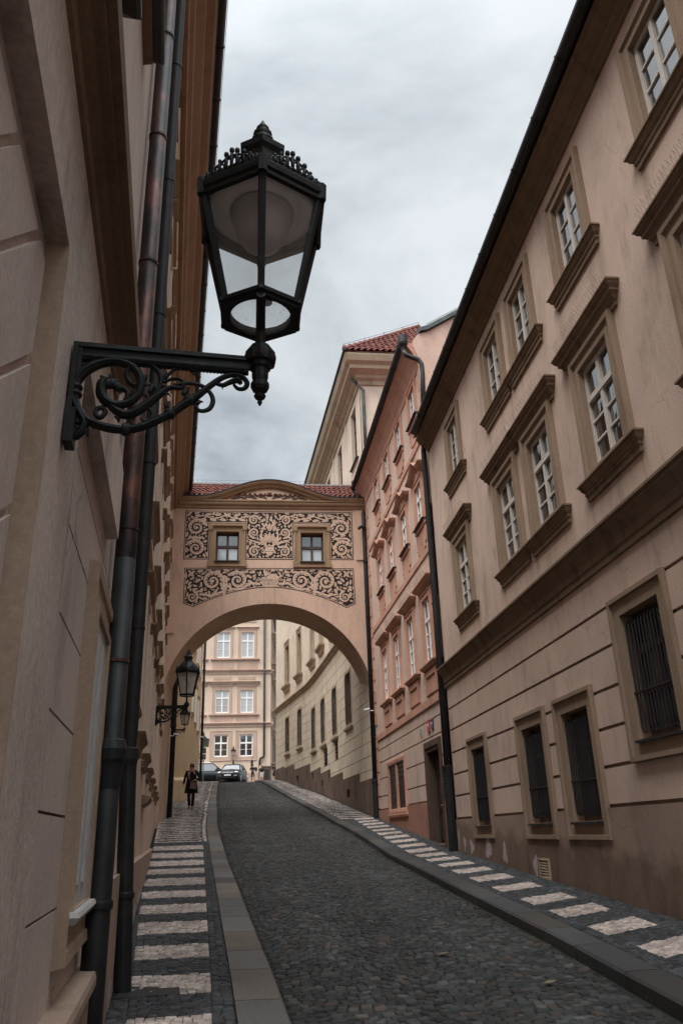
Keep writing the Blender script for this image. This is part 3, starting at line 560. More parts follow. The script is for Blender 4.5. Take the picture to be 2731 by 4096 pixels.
mb=MB(); mb.fbox(F,19.42,19.6,.004,.03,1.02,1.36); mb.build('panel',m_greens,s1); mb=MB()
for i in range(5): mb.fbox(F,19.46,19.56,.03,.036,1.07+i*.055,1.095+i*.055)
mb.build('buttons',m_dark,s1)
def camera_obj(p,dirv,label):
    r=empty('security_camera',p,label,'security camera'); p=Vector(p); dv=Vector(dirv).normalized()
    mb=MB(); mb.tube([p,p+dv*.22+Vector((0,0,-.02))],.036,10); mb.build('housing',m_white,r,smooth=False)
    mb=MB(); mb.tube([p+dv*.02,p-dv*.02+Vector((0,0,-.06)),p-dv*.16+Vector((0,0,-.06))],.018,6); mb.build('wall_arm',m_white,r)
camera_obj(F(28.5,.3,4.05),(-1,-.3,-.1),'small white security camera on the far corner of the pink house')
# ---------------------------------------------------------------- cream palace
Q=empty('cream_palace',(4.3,30,g(30)),'long cream building with block joints and brown stone base beyond the arch','building')
segs=[((4.28,29.2),(3.3,45.0)),((3.3,45.0),(3.05,47.6)),((3.05,47.6),(1.4,58.0))]
def segF(a,b_):
    dx=(b_[0]-a[0])/(b_[1]-a[1]); return frame((a[0]-dx*a[1],0),(dx,1),(-1,dx))
WG=[(33.75,35.05,4.25,6.45),(37.6,38.85,4.25,6.45),(41.45,42.75,4.3,6.55),(45.15,46.3,4.35,6.6),(49.4,50.5,4.95,7.15),(53.2,54.4,4.95,7.15)]
WU=[(33.9,35.1,9.45,11.9),(37.65,38.85,9.45,11.9),(41.5,42.7,9.45,11.9),(45.1,46.2,9.4,11.9),(49.4,50.4,9.4,11.95),(53.2,54.4,9.4,12.0)]
WTt=[(30.25,31.4,14.9,17.5),(34.0,35.2,14.9,17.5),(37.7,38.9,14.9,17.5),(41.5,42.7,14.9,17.5)]
PL=[(29.2,32.45,1.78),(32.45,36.45,2.12),(36.45,40.1,2.45),(40.1,43.4,2.85),(43.4,47.15,3.2),(47.15,51.65,3.68),(51.65,55.0,4.02),(55.0,58,4.15)]
VG=[(40.9,42.3,3.1,4.0),(37.6,38.6,3.1,4.0)]; VB=[(50.2,50.8,2.95,3.25),(45.7,46.3,2.75,3.1),(42.1,42.7,2.2,2.5),(34.4,35.2,1.35,1.65)]
for si,(a,b_) in enumerate(segs):
    Fs=segF(a,b_); u0,u1=a[1],b_[1]; ztop=18.0; rects=[(u0,u1,8.25,ztop,0,1)]
    nz=0; z=1.6
    while z<8.1:
        rects.append((u0,u1,z-.012,z+.012,-.02,2)); off=0 if nz%2 else .7; u=math.floor(u0)-1+off
        while u<u1:
            if u>u0: rects.append((u-.008,u+.008,z+.012,z+.49,-.014,2))
            u+=1.4
        z+=.50; nz+=1
    for p in PL:
        if p[1]>u0 and p[0]<u1: rects.append((max(p[0],u0),min(p[1],u1),-1,p[2],.07,3))
    for u in np.arange(29.4,58,.9):
        if u0<u<u1: rects.append((u-.006,u+.006,-1,4.2,None,3)) if 0 else None
    mine=lambda L:[r for r in L if u0<=r[0]<u1]
    for r in mine(WU)+mine(WTt): rects.append((r[0]-1.35,r[0]-.95,r[2]-1.2,r[3]+.6,.03,1)); 
    for r in mine(WG)+mine(WU)+mine(WTt)+mine(VG)+mine(VB): rects.append((r[0],min(r[1],u1-.01),r[2],r[3],None,1))
    mb=MB(); relief(Fs,u0,u1,-1,ztop,rects,mb); mb.fbox(Fs,u0,u1,-.5,-.27,-1,ztop,0); mb.build('wall',[m_cream,m_creamup,m_groove,m_plinth],Q)
    mb=MB(); cornice(mb,Fs,u0-.0,u1+.0,[(0,8.0),(.06,8.02),(.1,8.12),(.2,8.2),(.2,8.27),(0,8.36)],caps=True); mb.build('string_course',m_creamtrim,Q)
    for r in mine(WG):
        r=(r[0],min(r[1],u1-.02),r[2],r[3]); wn=window(Q,Fs,r,.22,sur=[(0,-.1),(0,.03),(.12,.035),(.14,.0)],msur=m_creamtrim,sash=m_sashbr,pane=m_paned,grille=(7,.05),transom=.7,bars=1,sill=sp([(0,-.14),(.1,-.1),(.12,-.02),(0,0)],r[2]-.1),msill=m_creamtrim,sext=.15)
    for r in mine(WU):
        r=(r[0],min(r[1],u1-.02),r[2],r[3]); window(Q,Fs,r,.2,sur=[(0,-.1),(0,.03),(.14,.035),(.16,.07),(.2,.07),(.2,0)],msur=m_creamtrim,sash=m_sashbr,pane=m_paned,transom=.7,bars=1,sill=sp([(0,-.5),(.08,-.45),(.14,-.25),(.26,-.12),(.28,-.03),(0,0)],r[2]-.1),msill=m_creamtrim,sext=.12,hd=sp([(0,0),(.06,.02),(.1,.1),(0,.14)],r[3]+.2),mhood=m_creamtrim,hext=.1)
    for r in mine(WTt): window(Q,Fs,r,.2,sur=[(0,-.1),(0,.02),(.10,.025),(.11,0)],msur=m_creamup,sash=m_sashbr,pane=m_paned,transom=.68,bars=1,sill=sp([(0,-.05),(.12,-.04),(.12,0),(0,0)],r[2]-.02),msill=m_gut)
    for r in mine(VG)+mine(VB):
        mb=MB(); mb.fbox(Fs,r[0],min(r[1],u1),-.15,-.12,r[2],r[3])
        for i in range(5): mb.fbox(Fs,r[0],min(r[1],u1),-.12,-.03,r[2]+.02+(r[3]-r[2])*i/5,r[2]+.05+(r[3]-r[2])*i/5)
        mb.build('vent_grille',m_door,Q)
    big=[(0,17.85),(.06,17.87),(.08,18.05),(.2,18.15),(.22,18.26),(.5,18.42),(.52,18.58),(.66,18.70),(.70,18.82),(.74,18.95),(.74,19.02),(0,19.05)]
    mb=MB()
    if si==0:
        mb.loft([[Fs(uu-(w if e else 0),w,z) for w,z in big] for uu,e in ((u0,1),(u1,0))],closed=True,caps=True)
        # mitred return along the gable end
        dd=np.array(Fs(29.2,0,0)); mb.loft([[Fs(29.2-w,w,z) for w,z in big],[ (dd[0]+6,29.2-w,z) for w,z in big]],closed=True,caps=True)
        sw=MB(); sw.box(dd[0]+.004,dd[0]+7,29.2,29.6,9,18.0); sw.build('side_wall',m_creamup,Q)
    else: cornice(mb,Fs,u0,u1,big)
    mb.build('cornice',m_creamtrim,Q)
    mb=MB(); cornice(mb,Fs,u0-(.9 if si==0 else 0),u1,[(.70,19.03),(.82,19.05),(.82,19.15),(.70,19.13)]); mb.build('gutter',m_gut,Q)
# hipped tile roof with rows of tiles
F0=segF(*segs[0]); ex,ey=4.28-.75,28.4
def tileroof(mb,p0,du,dv,nu,nv,amp=.05,taper=(0,0)):
    """p0 eave start, du eave vector per tile, dv up-slope vector per course"""
    p0,du,dv=Vector(p0),Vector(du),Vector(dv); nrm=du.cross(dv).normalized()
    if nrm.z<0: nrm=-nrm
    for j in range(nv):
        a=int(taper[0]*j); c=nu-int(taper[1]*j)
        for i in range(a,c):
            q=p0+du*i+dv*j; jj=nrm*random.uniform(-.006,.006)
            prof=[(0,0),(.25,amp*.9),(.5,amp),(.72,.1*amp),(1.0,0)]
            lo=[q+du*t+nrm*(h+.05)+jj for t,h in prof]; hi=[q+du*t+dv*1.08+nrm*(h)+jj for t,h in prof]; b0=[q+du*t+nrm*(h+.015)+jj for t,h in prof]
            b=len(mb.v); mb.v+=[tuple(v) for v in lo+hi+b0]
            for t in range(4): mb.f.append((b+t,b+t+1,b+6+t,b+5+t)); mb.f.append((b+t,b+t+1,b+11+t,b+10+t)); mb.m+=[0,0]
mb=MB(); tileroof(mb,(ex,ey,19.10),(.27,0,0),(0,.256,.256),26,18,.08,(.93,0)); 
mb.build('roof_tiles',m_tile,Q)
mb=MB(); mb.hexa([(ex,ey,19.05),(ex+8,ey,19.05),(ex+8,ey+4.7,23.65),(ex+4.5,ey+4.7,23.65),(ex,ey,19.07),(ex+8,ey,19.07),(ex+8,ey+4.7,23.71),(ex+4.5,ey+4.7,23.71)]); mb.add([(ex,ey,19.09),(ex+4.5,ey+4.7,23.71),(ex+4.5,50,23.71),(ex-1.2,50,19.09)],[(0,1,2,3)]); mb.build('roof',m_tile,Q)
mb=MB(); mb.tube([(ex+.02,ey,19.15),(ex+4.5,ey+4.7,23.85)],.10,8); mb.build('hip_ridge',m_tile,Q)
mb=MB(); mb.tube([(ex+.02,ey,19.40),(ex+2.25,ey+2.35,21.70),(ex+4.5,ey+4.7,24.10)],.01,4)
for i in range(5): t_=i/4; mb.tube([(ex+4.5*t_,ey+4.7*t_,19.15+4.6*t_),(ex+4.5*t_,ey+4.7*t_,19.42+4.68*t_)],.012,4)
mb.build('lightning_wire',m_iron2,Q)
downpipe(Q,[F0(29.35,.35,18.25),F0(29.32,.12,18.05),F0(29.3,-.02,17.85),F0(29.12,-.12,17.6),F0(29.12,-.12,13.3)],.07,m_copperg)
# ---------------------------------------------------------------- bridge
F=frame((0,29.2),(1,0),(0,-1)); A=empty('arch_bridge',(.45,30.4,4.9),'covered arch bridge with black sgraffito panels and two small windows spanning the street','bridge')
XL,XR=-3.42,4.30; CXa,AA,BB,ZS=.45,3.88,3.88,4.26; D0,D1=29.2,31.62
def arcz(x):
    t=(x-CXa)/AA; return ZS+BB*math.sqrt(max(0,1-t*t)) if abs(t)<1 else None
wins=[(-1.64,-.74,9.86,11.05),(1.66,2.56,9.84,11.03)]
xs=[CXa+AA*math.sin(math.pi*(i/48-.5)) for i in range(49)]; xs=[x for x in xs if -3.30<x<4.235]; xs=[-3.30]+xs+[4.235]
mb=MB()
# front and back faces as columns from arch to cornice, leaving window openings
zt=12.3
for Y,fr in ((D0,1),(D1,0)):
    allx=sorted(set([round(v,4) for v in xs]+[v for w_ in wins for v in w_[:2]]))
    for a,b_ in zip(allx[:-1],allx[1:]):
        za=arcz(a) or ZS; zb=arcz(b_) or ZS; xm=(a+b_)/2; hole=[w_ for w_ in wins if w_[0]<xm<w_[1]]
        if hole and fr:
            h=hole[0]; mb.add([(a,Y,za),(b_,Y,zb),(b_,Y,h[2]),(a,Y,h[2])],[(0,1,2,3)]); mb.add([(a,Y,h[3]),(b_,Y,h[3]),(b_,Y,zt),(a,Y,zt)],[(0,1,2,3)])
        else: mb.add([(a,Y,za),(b_,Y,zb),(b_,Y,zt),(a,Y,zt)],[(0,1,2,3)])
    za=arcz(4.235); mb.add([(XR,Y,za-.1),(4.235,Y,za),(4.235,Y,zt),(XR,Y,zt)],[(0,1,2,3)])
    mb.add([(XL,Y,0),(-3.30,Y,0),(-3.30,Y,zt),(XL,Y,zt)],[(0,1,2,3)])
for w_ in wins:
    a,b_,c,d_=w_; q=[(a,c),(b_,c),(b_,d_),(a,d_)]
    for i in range(4):
        p,r=q[i],q[(i+1)%4]; mb.add([(p[0],D0,p[1]),(r[0],D0,r[1]),(r[0],D0+.3,r[1]),(p[0],D0+.3,p[1])],[(0,1,2,3)])
for a,b_ in zip(xs[:-1],xs[1:]):
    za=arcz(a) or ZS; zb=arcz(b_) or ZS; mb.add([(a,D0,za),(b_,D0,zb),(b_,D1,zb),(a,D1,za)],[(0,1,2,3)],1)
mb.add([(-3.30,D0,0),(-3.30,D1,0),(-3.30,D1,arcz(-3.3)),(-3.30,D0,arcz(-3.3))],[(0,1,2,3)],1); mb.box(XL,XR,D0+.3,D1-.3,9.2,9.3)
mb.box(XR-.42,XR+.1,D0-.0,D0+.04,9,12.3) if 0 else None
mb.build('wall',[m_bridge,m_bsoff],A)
# slightly raised side pilasters
for a,b_,z in ((XL,XL+.36,7.0),(XR-.46,XR,9.9)):
    mb=MB(); mb.fbox(F,a,b_,0,.05,z,12.0); mb.build('corner_pilaster',m_bridge,A)
# keystone lines
mb=MB()
for sx_ in (-1,1): mb.fbox(F,.45+sx_*.2-.006,.45+sx_*.2+.006,.001,.004,8.14,8.74)
mb.build('keystone_joint',m_groove,A)
PX=.43
def pedz(x):  # curved top of the pediment
    t=abs(x-PX)/2.75
    return 12.27+.73*(.5+.5*math.cos(math.pi*min(t,1)))**.85 if t<1 else 12.27
mb=MB(); prof=[(0,12.02),(.05,12.04),(.07,12.12),(.14,12.17),(.16,12.22),(.16,12.27),(.20,12.30),(.20,12.34),(0,12.36)]
cornice(mb,F,XL-.05,XR+.06,prof); mb.build('cornice',m_btrim,A)
mb=MB(); rings=[]
for i in range(61):
    x=XL-.05+(XR-XL+.11)*i/60; z=pedz(x)-.0; rings.append([F(x,w,z+a) for w,a in ((.02,-.08),(.10,-.05),(.14,.03),(.22,.07),(.26,.14),(.26,.19),(.02,.21))])
mb.loft(rings); mb.build('pediment_moulding',m_btrim,A)
mb=MB()
for i in range(60):
    a=XL+(XR-XL)*i/60; b_=XL+(XR-XL)*(i+1)/60; mb.add([F(a,.02,12.34),F(b_,.02,12.34),F(b_,.02,pedz(b_)),F(a,.02,pedz(a))],[(0,1,2,3)])
mb.build('tympanum',m_btrim,A)
mb=MB(); rings=[[F(XL-.05+(XR-XL+.11)*i/60,w,pedz(XL-.05+(XR-XL+.11)*i/60)+a) for w,a in ((-.1,.19),(.29,.19),(.29,.225),(-.1,.235))] for i in range(61)]; mb.loft(rings); mb.build('edge_flashing',m_gut,A)
mb=MB(); tileroof(mb,(XL,D0-.02,12.56),(.2,0,0),(0,.25,.205),38,5,.08); mb.build('roof_tiles',m_tile,A)
mb=MB(); mb.hexa([(XL,D0+.0,12.5),(XR,D0+.0,12.5),(XR,D0+1.2,13.5),(XL,D0+1.2,13.5),(XL,D0+.0,12.54),(XR,D0+.0,12.54),(XR,D0+1.2,13.54),(XL,D0+1.2,13.54)]); mb.hexa([(XL,D0+1.2,13.5),(XR,D0+1.2,13.5),(XR,D1+.1,12.6),(XL,D1+.1,12.6),(XL,D0+1.2,13.54),(XR,D0+1.2,13.54),(XR,D1+.1,12.66),(XL,D1+.1,12.66)]); mb.build('roof',m_tile,A)
mb=MB(); mb.tube([(XL,D0+1.22,13.60),(XR,D0+1.22,13.60)],.10,8); mb.build('ridge',simple('grey_ridge_mortar',(.16,.14,.13),.9,scale=9,var=.5),A)
mb=MB()
for i in range(40): x=XL+.1+(XR-XL-.2)*i/39; mb.tube([(x,D0+1.2,13.66),(x+.03,D0+1.18,13.82)],.004,3)
mb.tube([(XL+.1,D0+1.18,13.8),(XR-.1,D0+1.18,13.8)],.004,3); mb.build('bird_spikes',m_spike,A)
for w_ in wins:
    wn=MB(); ring(wn,F,w_,[(-.004,-.25),(-.004,.05),(.05,.055),(.06,.03),(.18,.03),(.19,.07),(.24,.075),(.25,0)])
    u0,u1,z0,z1=w_
    for a in (u0-.30,u1+.14): wn.fbox(F,a,a+.16,.03,.09,z0-.26,z0-.02); wn.fbox(F,a,a+.16,.03,.09,z1+.06,z1+.30)
    wn.fbox(F,u0-.12,u1+.12,.075,.12,z1+.22,z1+.29); wn=wn.build('window',m_btrim,A)
    sm=sashmesh(F,w_,-.18,2,.52,0,fr=.07); s_=sm.build('sash',m_sashbr,wn)
    pb=MB(); zm=z0+(z1-z0)*.52; pb.fbox(F,u0,u1,-.235,-.23,zm,z1); pb.fbox(F,u0,u1,-.235,-.23,z0,zm,1)
    pb.build('pane',[glassy('night_glass',(.035,.045,.055),.05,.8),glassy('bright_glass',(.42,.46,.48),.08,.8)],s_)
    mb=MB(); mb.fbox(F,u0-.02,u1+.02,-.1,.10,z0-.06,z0-.02); mb.build('sill',m_gut,wn)
mb=MB(); mb.tube([(4.22,29.12,11.25),(4.05,28.95,11.22),(3.95,28.85,11.1)],.06,10); mb.build('overflow_pipe',m_pipe,A)
# sgraffito
def poly_sheet(mb,pts,w,mi=0): mb.add([F(x,w,z) for x,z in pts],[tuple(range(len(pts)))],mi)
def stroke(mb,pts,ws,w,mi=0):
    L=[];n=len(pts)
    if mi==0 and mb is lt_ref[0]:
        for p,w_ in zip(pts,ws): occ(p[0],p[1],w_*.8)
    for i in range(n):
        x0,z0=pts[max(i-1,0)]; x1,z1=pts[min(i+1,n-1)]; dx,dz=x1-x0,z1-z0; l=math.hypot(dx,dz) or 1; nx,nz=-dz/l,dx/l; L.append((F(pts[i][0]+nx*ws[i],w,pts[i][1]+nz*ws[i]),F(pts[i][0]-nx*ws[i],w,pts[i][1]-nz*ws[i])))
    b=len(mb.v)
    for a,c in L: mb.v+=[a,c]
    for i in range(n-1): mb.f.append((b+2*i,b+2*i+1,b+2*i+3,b+2*i+2)); mb.m.append(mi)
wcount=[0]; lt_ref=[None]
OCC=np.zeros((280,420),bool)   # 2 cm raster: x from -3.2, z from 7.9
def occ(x,z,r):
    i0=int((z-7.8-r)/.016);i1=int((z-7.8+r)/.016)+1;j0=int((x+3.2-r)/.018);j1=int((x+3.2+r)/.018)+1
    OCC[max(i0,0):i1,max(j0,0):j1]=True
def isocc(x,z,r):
    i0=int((z-7.8-r)/.016);i1=int((z-7.8+r)/.016)+1;j0=int((x+3.2-r)/.018);j1=int((x+3.2+r)/.018)+1
    return OCC[max(i0,0):i1,max(j0,0):j1].any()
def lw(): wcount[0]+=1; return .007+(wcount[0]%400)*.00001
def leaf(mb,x,z,ang,L,wd,bend=0,inside=None):
    """a lobed acanthus leaf: curved tapering blade with scalloped side lobes"""
    n=9; c=[]; 
    for i in range(n+1):
        t=i/n; a=ang+bend*t; c.append((x,z)); x+=L/n*math.cos(a); z+=L/n*math.sin(a)
    if inside and not all(inside(*q) for q in (c[-1],c[n//2])): 
        return
    stroke(mb,c,[wd*(.25+.9*math.sin(math.pi*min(1,(.08+.92*i/n)))**.8)*(1.0 if i%2 else .62) for i in range(n+1)],lw())
    ln=[(c[i][0],c[i][1]) for i in range(1,n-1)]; stroke(mb,ln,[wd*.07]*len(ln),lw()+.004,1)
def spiral(mb,cx_,cz_,R0,a0,turn,inside,leaves=True,stem=.045,turns=1.75):
    """turn=+1/-1 ; starts at angle a0 radius R0 and winds inwards"""
    n=64; pts=[];ws=[]
    for i in range(n+1):
        t=i/n; a=a0+turn*turns*2*math.pi*t; r=R0*(1-.86*t**.85); pts.append((cx_+r*math.cos(a),cz_+r*math.sin(a))); ws.append(stem*(1-.55*t))
    stroke(mb,pts,ws,lw())
    if leaves:
        k_=0
        for i in range(1,n-8,3):
            x,z=pts[i]; t=i/n; a=a0+turn*turns*2*math.pi*t; r=R0*(1-.86*t**.85); Lf=r*.50
            leaf(mb,x,z,a+math.pi-turn*.95,Lf,Lf*.30,turn*1.0,None)
    poly_sheet(mb,[(cx_+R0*.13*math.cos(q),cz_+R0*.13*math.sin(q)) for q in np.linspace(0,6.28,12)[:-1]],lw())
def fill(mb,inside,box,pts_used,n,Ls=(.12,.24)):
    pass
def outer(mb,cx_,cz_,R0,angs,L,turn,inside):
    for a in angs: leaf(mb,cx_+R0*math.cos(a),cz_+R0*math.sin(a),a+turn*.75,L,L*.30,-turn*.7,inside)
def border(mbl,pts,wd=.012,inset=.045):
    c=(sum(p[0] for p in pts)/len(pts),sum(p[1] for p in pts)/len(pts)); n=len(pts)
    q=[]
    for i in range(n):
        p0,p1,p2=pts[i-1],pts[i],pts[(i+1)%n]
        d1=np.array([p1[0]-p0[0],p1[1]-p0[1]]);d2=np.array([p2[0]-p1[0],p2[1]-p1[1]]);d1=d1/np.hypot(*d1);d2=d2/np.hypot(*d2)
        n1=np.array([-d1[1],d1[0]]);n2=np.array([-d2[1],d2[0]]);b=(n1+n2);b=b/max(.3,np.dot(b,n1)); q.append((p1[0]+b[0]*inset,p1[1]+b[1]*inset))
    q=q+[q[0]]; 
    for a,b in zip(q[:-1],q[1:]): stroke(mbl,[a,b],[wd,wd],lw())
dark=MB(); lt=MB(); lt_ref[0]=lt
zb,ztp=9.90,11.93
up=[(-2.86,zb),(-1.88,zb),(-1.88,11.40),(-.50,11.40),(-.50,zb),(1.38,zb),(1.38,11.40),(2.80,11.40),(2.80,zb),(3.74,zb),(3.74,ztp),(-2.86,ztp)]
for r in [(-2.86,-1.88,zb,11.40),(-2.86,3.74,11.40,ztp),(-.50,1.38,zb,11.40),(2.80,3.74,zb,11.40)]:
    dark.add([F(r[0],.004,r[2]),F(r[1],.004,r[2]),F(r[1],.004,r[3]),F(r[0],.004,r[3])],[(0,1,2,3)])
border(lt,up)
inU=lambda x,z: (zb+.07<z<ztp-.07 and -2.8<x<3.68) and (x<-1.95 or x>2.87 or -.43<x<1.31 or z>11.46)
for sg,x0 in ((1,.44),(-1,.44)):
    X=lambda dx:x0+sg*dx
    tr=sg
    # outer scroll pairs
    for (cz_,R0,a0,tn) in ((11.22,.40,math.pi*.95,-1),(10.36,.38,math.pi*.1,1)):
        aa=a0 if sg>0 else math.pi-a0; spiral(lt,X(2.84),cz_,R0,aa,tn*sg,inU,stem=.038)
        outer(lt,X(2.84),cz_,R0,[math.pi*q for q in (.25,.6,-.2,-.55,.9,1.3)],.17,tn*sg,inU)
    stroke(lt,[(X(2.5),10.75),(X(2.66),10.8),(X(3.05),10.8),(X(3.2),10.7)],[.02,.04,.04,.02],lw())
    for q in range(9):  # top frieze leaves
        xx=.95+q*.19; leaf(lt,X(xx),11.52+.28*(q%2),(.35 if q%2==0 else -.35) if sg>0 else math.pi-(.35 if q%2==0 else -.35),.26,.055,(-.5 if q%2==0 else .5)*sg,inU)
    stroke(lt,[(X(.6+.2*i),11.66+.07*math.sin(i*1.4)) for i in range(13)],[.022]*13,lw())
    for q in (1.2,1.75,2.2): 
        poly_sheet(lt,[(X(q)+.05*math.cos(a),11.80+.05*math.sin(a)) for a in np.linspace(0,6.28,9)[:-1]],lw())
    # centre scrolls
    for (dx,cz_,R0,a0,tn) in ((.62,11.55,.24,math.pi,-1),(.60,11.02,.24,-math.pi*.6,1),(.58,10.24,.25,math.pi*.8,-1)):
        aa=a0 if sg>0 else math.pi-a0; spiral(lt,X(dx),cz_,R0,aa,tn*sg,inU,stem=.026); outer(lt,X(dx),cz_,R0,[math.pi*q for q in (.1,.45,.8,1.25,1.7)],.13,tn*sg,inU)
    stroke(lt,[(X(.1),10.45),(X(.34),10.75),(X(.30),11.1),(X(.12),11.45),(X(.04),11.75)],[.035,.03,.028,.025,.015],lw())
    stroke(lt,[(X(.12),10.55),(X(.5),10.62),(X(.85),10.75)],[.03,.035,.012],lw())
    for a in (.3,.75,1.2,-.3): leaf(lt,X(.12),10.6,a if sg>0 else math.pi-a,.32,.06,.5*sg,inU)
for a in (1.57,1.15,1.99): leaf(lt,.44,10.62,a,.42,.07,0,inU); leaf(lt,.44,11.1,a,.34,.06,0,inU)
poly_sheet(lt,[(.24,10.5),(.64,10.5),(.60,10.42),(.62,10.3),(.56,10.14),(.50,10.08),(.38,10.08),(.32,10.14),(.26,10.3),(.28,10.42)],lw())
for z in (10.44,10.24): stroke(lt,[(.27,z),(.61,z)],[.008,.008],lw()+.004,1)
# lower spandrel
lowarc=[]
for i in range(25):
    x=-2.41+(3.40+2.41)*i/24; t=(x-.45)/2.92; lowarc.append((x,7.98+(.80)*(1-abs(t)**1.85)))
lo=[(-2.79,9.56),(-2.79,8.15)]+lowarc+[(3.76,8.13),(3.70,9.56)]; lo=lo
ctr=lowarc
# fan of quads to the top edge keeps the sheet planar
tops=[(-2.79,9.56)]+[(x,9.56) for x,z in lowarc]+[(3.72,9.56)]; bots=[(-2.79,8.15)]+lowarc+[(3.76,8.13)]
for i in range(len(tops)-1): dark.add([F(bots[i][0],.004,bots[i][1]),F(bots[i+1][0],.004,bots[i+1][1]),F(tops[i+1][0],.004,9.56),F(tops[i][0],.004,9.56)],[(0,1,2,3)])
border(lt,[(-2.79,8.15)]+lowarc+[(3.76,8.13),(3.72,9.56),(-2.79,9.56)])
def inL(x,z):
    if not -2.74<x<3.68 or z>9.50: return False
    t=abs((x-.45)/2.92); b_=7.98+.80*(1-t**1.85) if t<1 else 8.14
    return z>b_+.06
for sg in (1,-1):
    X=lambda dx:.45+sg*dx
    for (dx,cz_,R0,a0,tn,st) in ((2.16,9.03,.47,-math.pi*.75,-1,.042),(1.22,9.06,.40,math.pi*.15,1,.038),(2.90,8.40,.245,math.pi*.5,1,.026)):
        aa=a0 if sg>0 else math.pi-a0; spiral(lt,X(dx),cz_,R0,aa,tn*sg,inL,stem=st)
        outer(lt,X(dx),cz_,R0,[math.pi*q for q in (0,.3,.62,.95,1.2,1.5,1.78)],.2 if R0>.3 else .13,tn*sg,inL)
    stroke(lt,[(X(.35),8.92),(X(.7),8.95),(X(1.1),8.72),(X(1.45),8.72),(X(1.7),8.9)],[.05,.045,.04,.035,.03],lw())
    stroke(lt,[(X(1.66),9.15),(X(1.62),8.9),(X(1.75),8.62),(X(2.2),8.45),(X(2.65),8.52)],[.02,.035,.045,.045,.02],lw())
    for q in range(7):
        dx=.55+q*.33; leaf(lt,X(dx),9.38-.02*q if q<3 else 9.42,(.2+.3*(q%2)) if sg>0 else math.pi-(.2+.3*(q%2)),.24,.05,-.6*sg,inL)
    for q in range(6):
        dx=1.15+q*.24; t=abs(dx/2.92); b_=7.98+.8*(1-t**1.85); leaf(lt,X(dx),b_+.12,(-.35) if sg>0 else math.pi+.35,.22,.045,.3*sg,inL)
    for a in (.6,2.2,3.9,5.3): leaf(lt,X(2.98),9.33,a,.17,.045,.3,inL)
    for a in (2.6,3.6,1.8): leaf(lt,X(3.12),8.9 if a<3 else 8.75,a if sg<0 else math.pi-a,.2,.045,.3,inL)
    for dx,z in ((.62,9.42),(.86,9.42),(1.92,9.42),(1.72,8.52)): poly_sheet(lt,[(X(dx)+.05*math.cos(a),z+.05*math.sin(a)) for a in np.linspace(0,6.28,9)[:-1]],lw())
    spiral(lt,X(.42),9.12,.09,0 if sg>0 else math.pi,-sg,inL,False,.014,1.5)
poly_sheet(lt,[(.12,9.06),(.78,9.06),(.80,8.98),(.70,8.84),(.58,8.80),(.32,8.80),(.20,8.84),(.10,8.98)],lw()); stroke(lt,[(.10,9.1),(.80,9.1)],[.02,.02],lw())
for i in range(12): stroke(lt,[(.16+.05*i,9.05),(.24+.038*i,8.86)],[.004,.004],lw()+.004,1)
for i in range(16):
    a=random.uniform(0,math.pi); r=random.uniform(.05,.26); q=random.uniform(.045,.07); x=.45+r*1.25*math.cos(a); z=9.14+r*math.sin(a); o_=lw(); poly_sheet(lt,[(x+q*1.15*math.cos(b_),z+q*1.15*math.sin(b_)) for b_ in np.linspace(0,6.28,11)[:-1]],o_,1); poly_sheet(lt,[(x+q*math.cos(b_),z+q*math.sin(b_)) for b_ in np.linspace(0,6.28,11)[:-1]],o_+.003)
# tympanum ornament
dk2=MB()
for sg in (1,-1):
    X=lambda dx:PX+sg*dx
    for q in range(7):
        dx=.10+.2*q; leaf(dk2,X(dx),12.46+.05*(q%2),(.55-.07*q) if sg>0 else math.pi-(.55-.07*q),.30-.018*q,.05,-.5*sg)
        leaf(dk2,X(dx+.1),12.56-.02*q,(.9-.1*q) if sg>0 else math.pi-(.9-.1*q),.2-.012*q,.036,-.6*sg)
    spiral(dk2,X(.98),12.53,.085,math.pi if sg>0 else 0,-sg,None,False,.016,1.4); spiral(dk2,X(1.35),12.49,.06,math.pi if sg>0 else 0,-sg,None,False,.012,1.4)
for a in np.linspace(0,6.28,9)[:-1]: leaf(dk2,PX,12.64,a,.12,.03)
tp=[]
for v_ in dk2.v: tp.append((v_[0],v_[1]-.022,v_[2]))
dk2.v=tp
dt=MB(); L=[(PX-1.66,12.42)]+[(PX-1.66+3.32*i/20,12.44+.40*(.5-.5*math.cos(2*math.pi*i/20))**.7) for i in range(1,20)]+[(PX+1.66,12.42)]
for i in range(20): dt.add([F(L[i][0],.024,12.42),F(L[i+1][0],.024,12.42),F(L[i+1][0],.024,L[i+1][1]),F(L[i][0],.024,L[i][1])],[(0,1,2,3)])
def fillleaves(inside,x0,x1,z0,z1,tries):
    for q in range(tries):
        big=q<tries*.35; x,z=random.uniform(x0,x1),random.uniform(z0,z1)
        if not inside(x,z) or isocc(x,z,.02): continue
        for a in [random.uniform(0,6.28) for _ in range(7)]:
            L_=random.uniform(.16,.24) if big else random.uniform(.07,.13); w_=L_*.24; bd=random.choice((-.9,.9)); ok=True
            for t in (.2,.45,.7,1.0):
                aa=a+bd*t*.5; xx,zz_=x+L_*t*math.cos(aa),z+L_*t*math.sin(aa)
                if not inside(xx,zz_) or isocc(xx,zz_,w_*.55): ok=False; break
            if ok: leaf(lt,x,z,a,L_,w_,bd); leaf(lt,.88-x if False else x,z,a,L_*.8,w_*.5,bd); break
fillleaves(inU,-2.8,3.68,9.95,11.88,5200); fillleaves(inL,-2.72,3.66,8.0,9.5,4200)
dark.build('sgraffito_ground',m_sgd,A); lt.build('sgraffito_foliage',[m_sgl,m_sgd],A); dt.build('tympanum_ground',m_sgl,A); dk2.build('tympanum_foliage',[m_sgd,m_sgl],A)
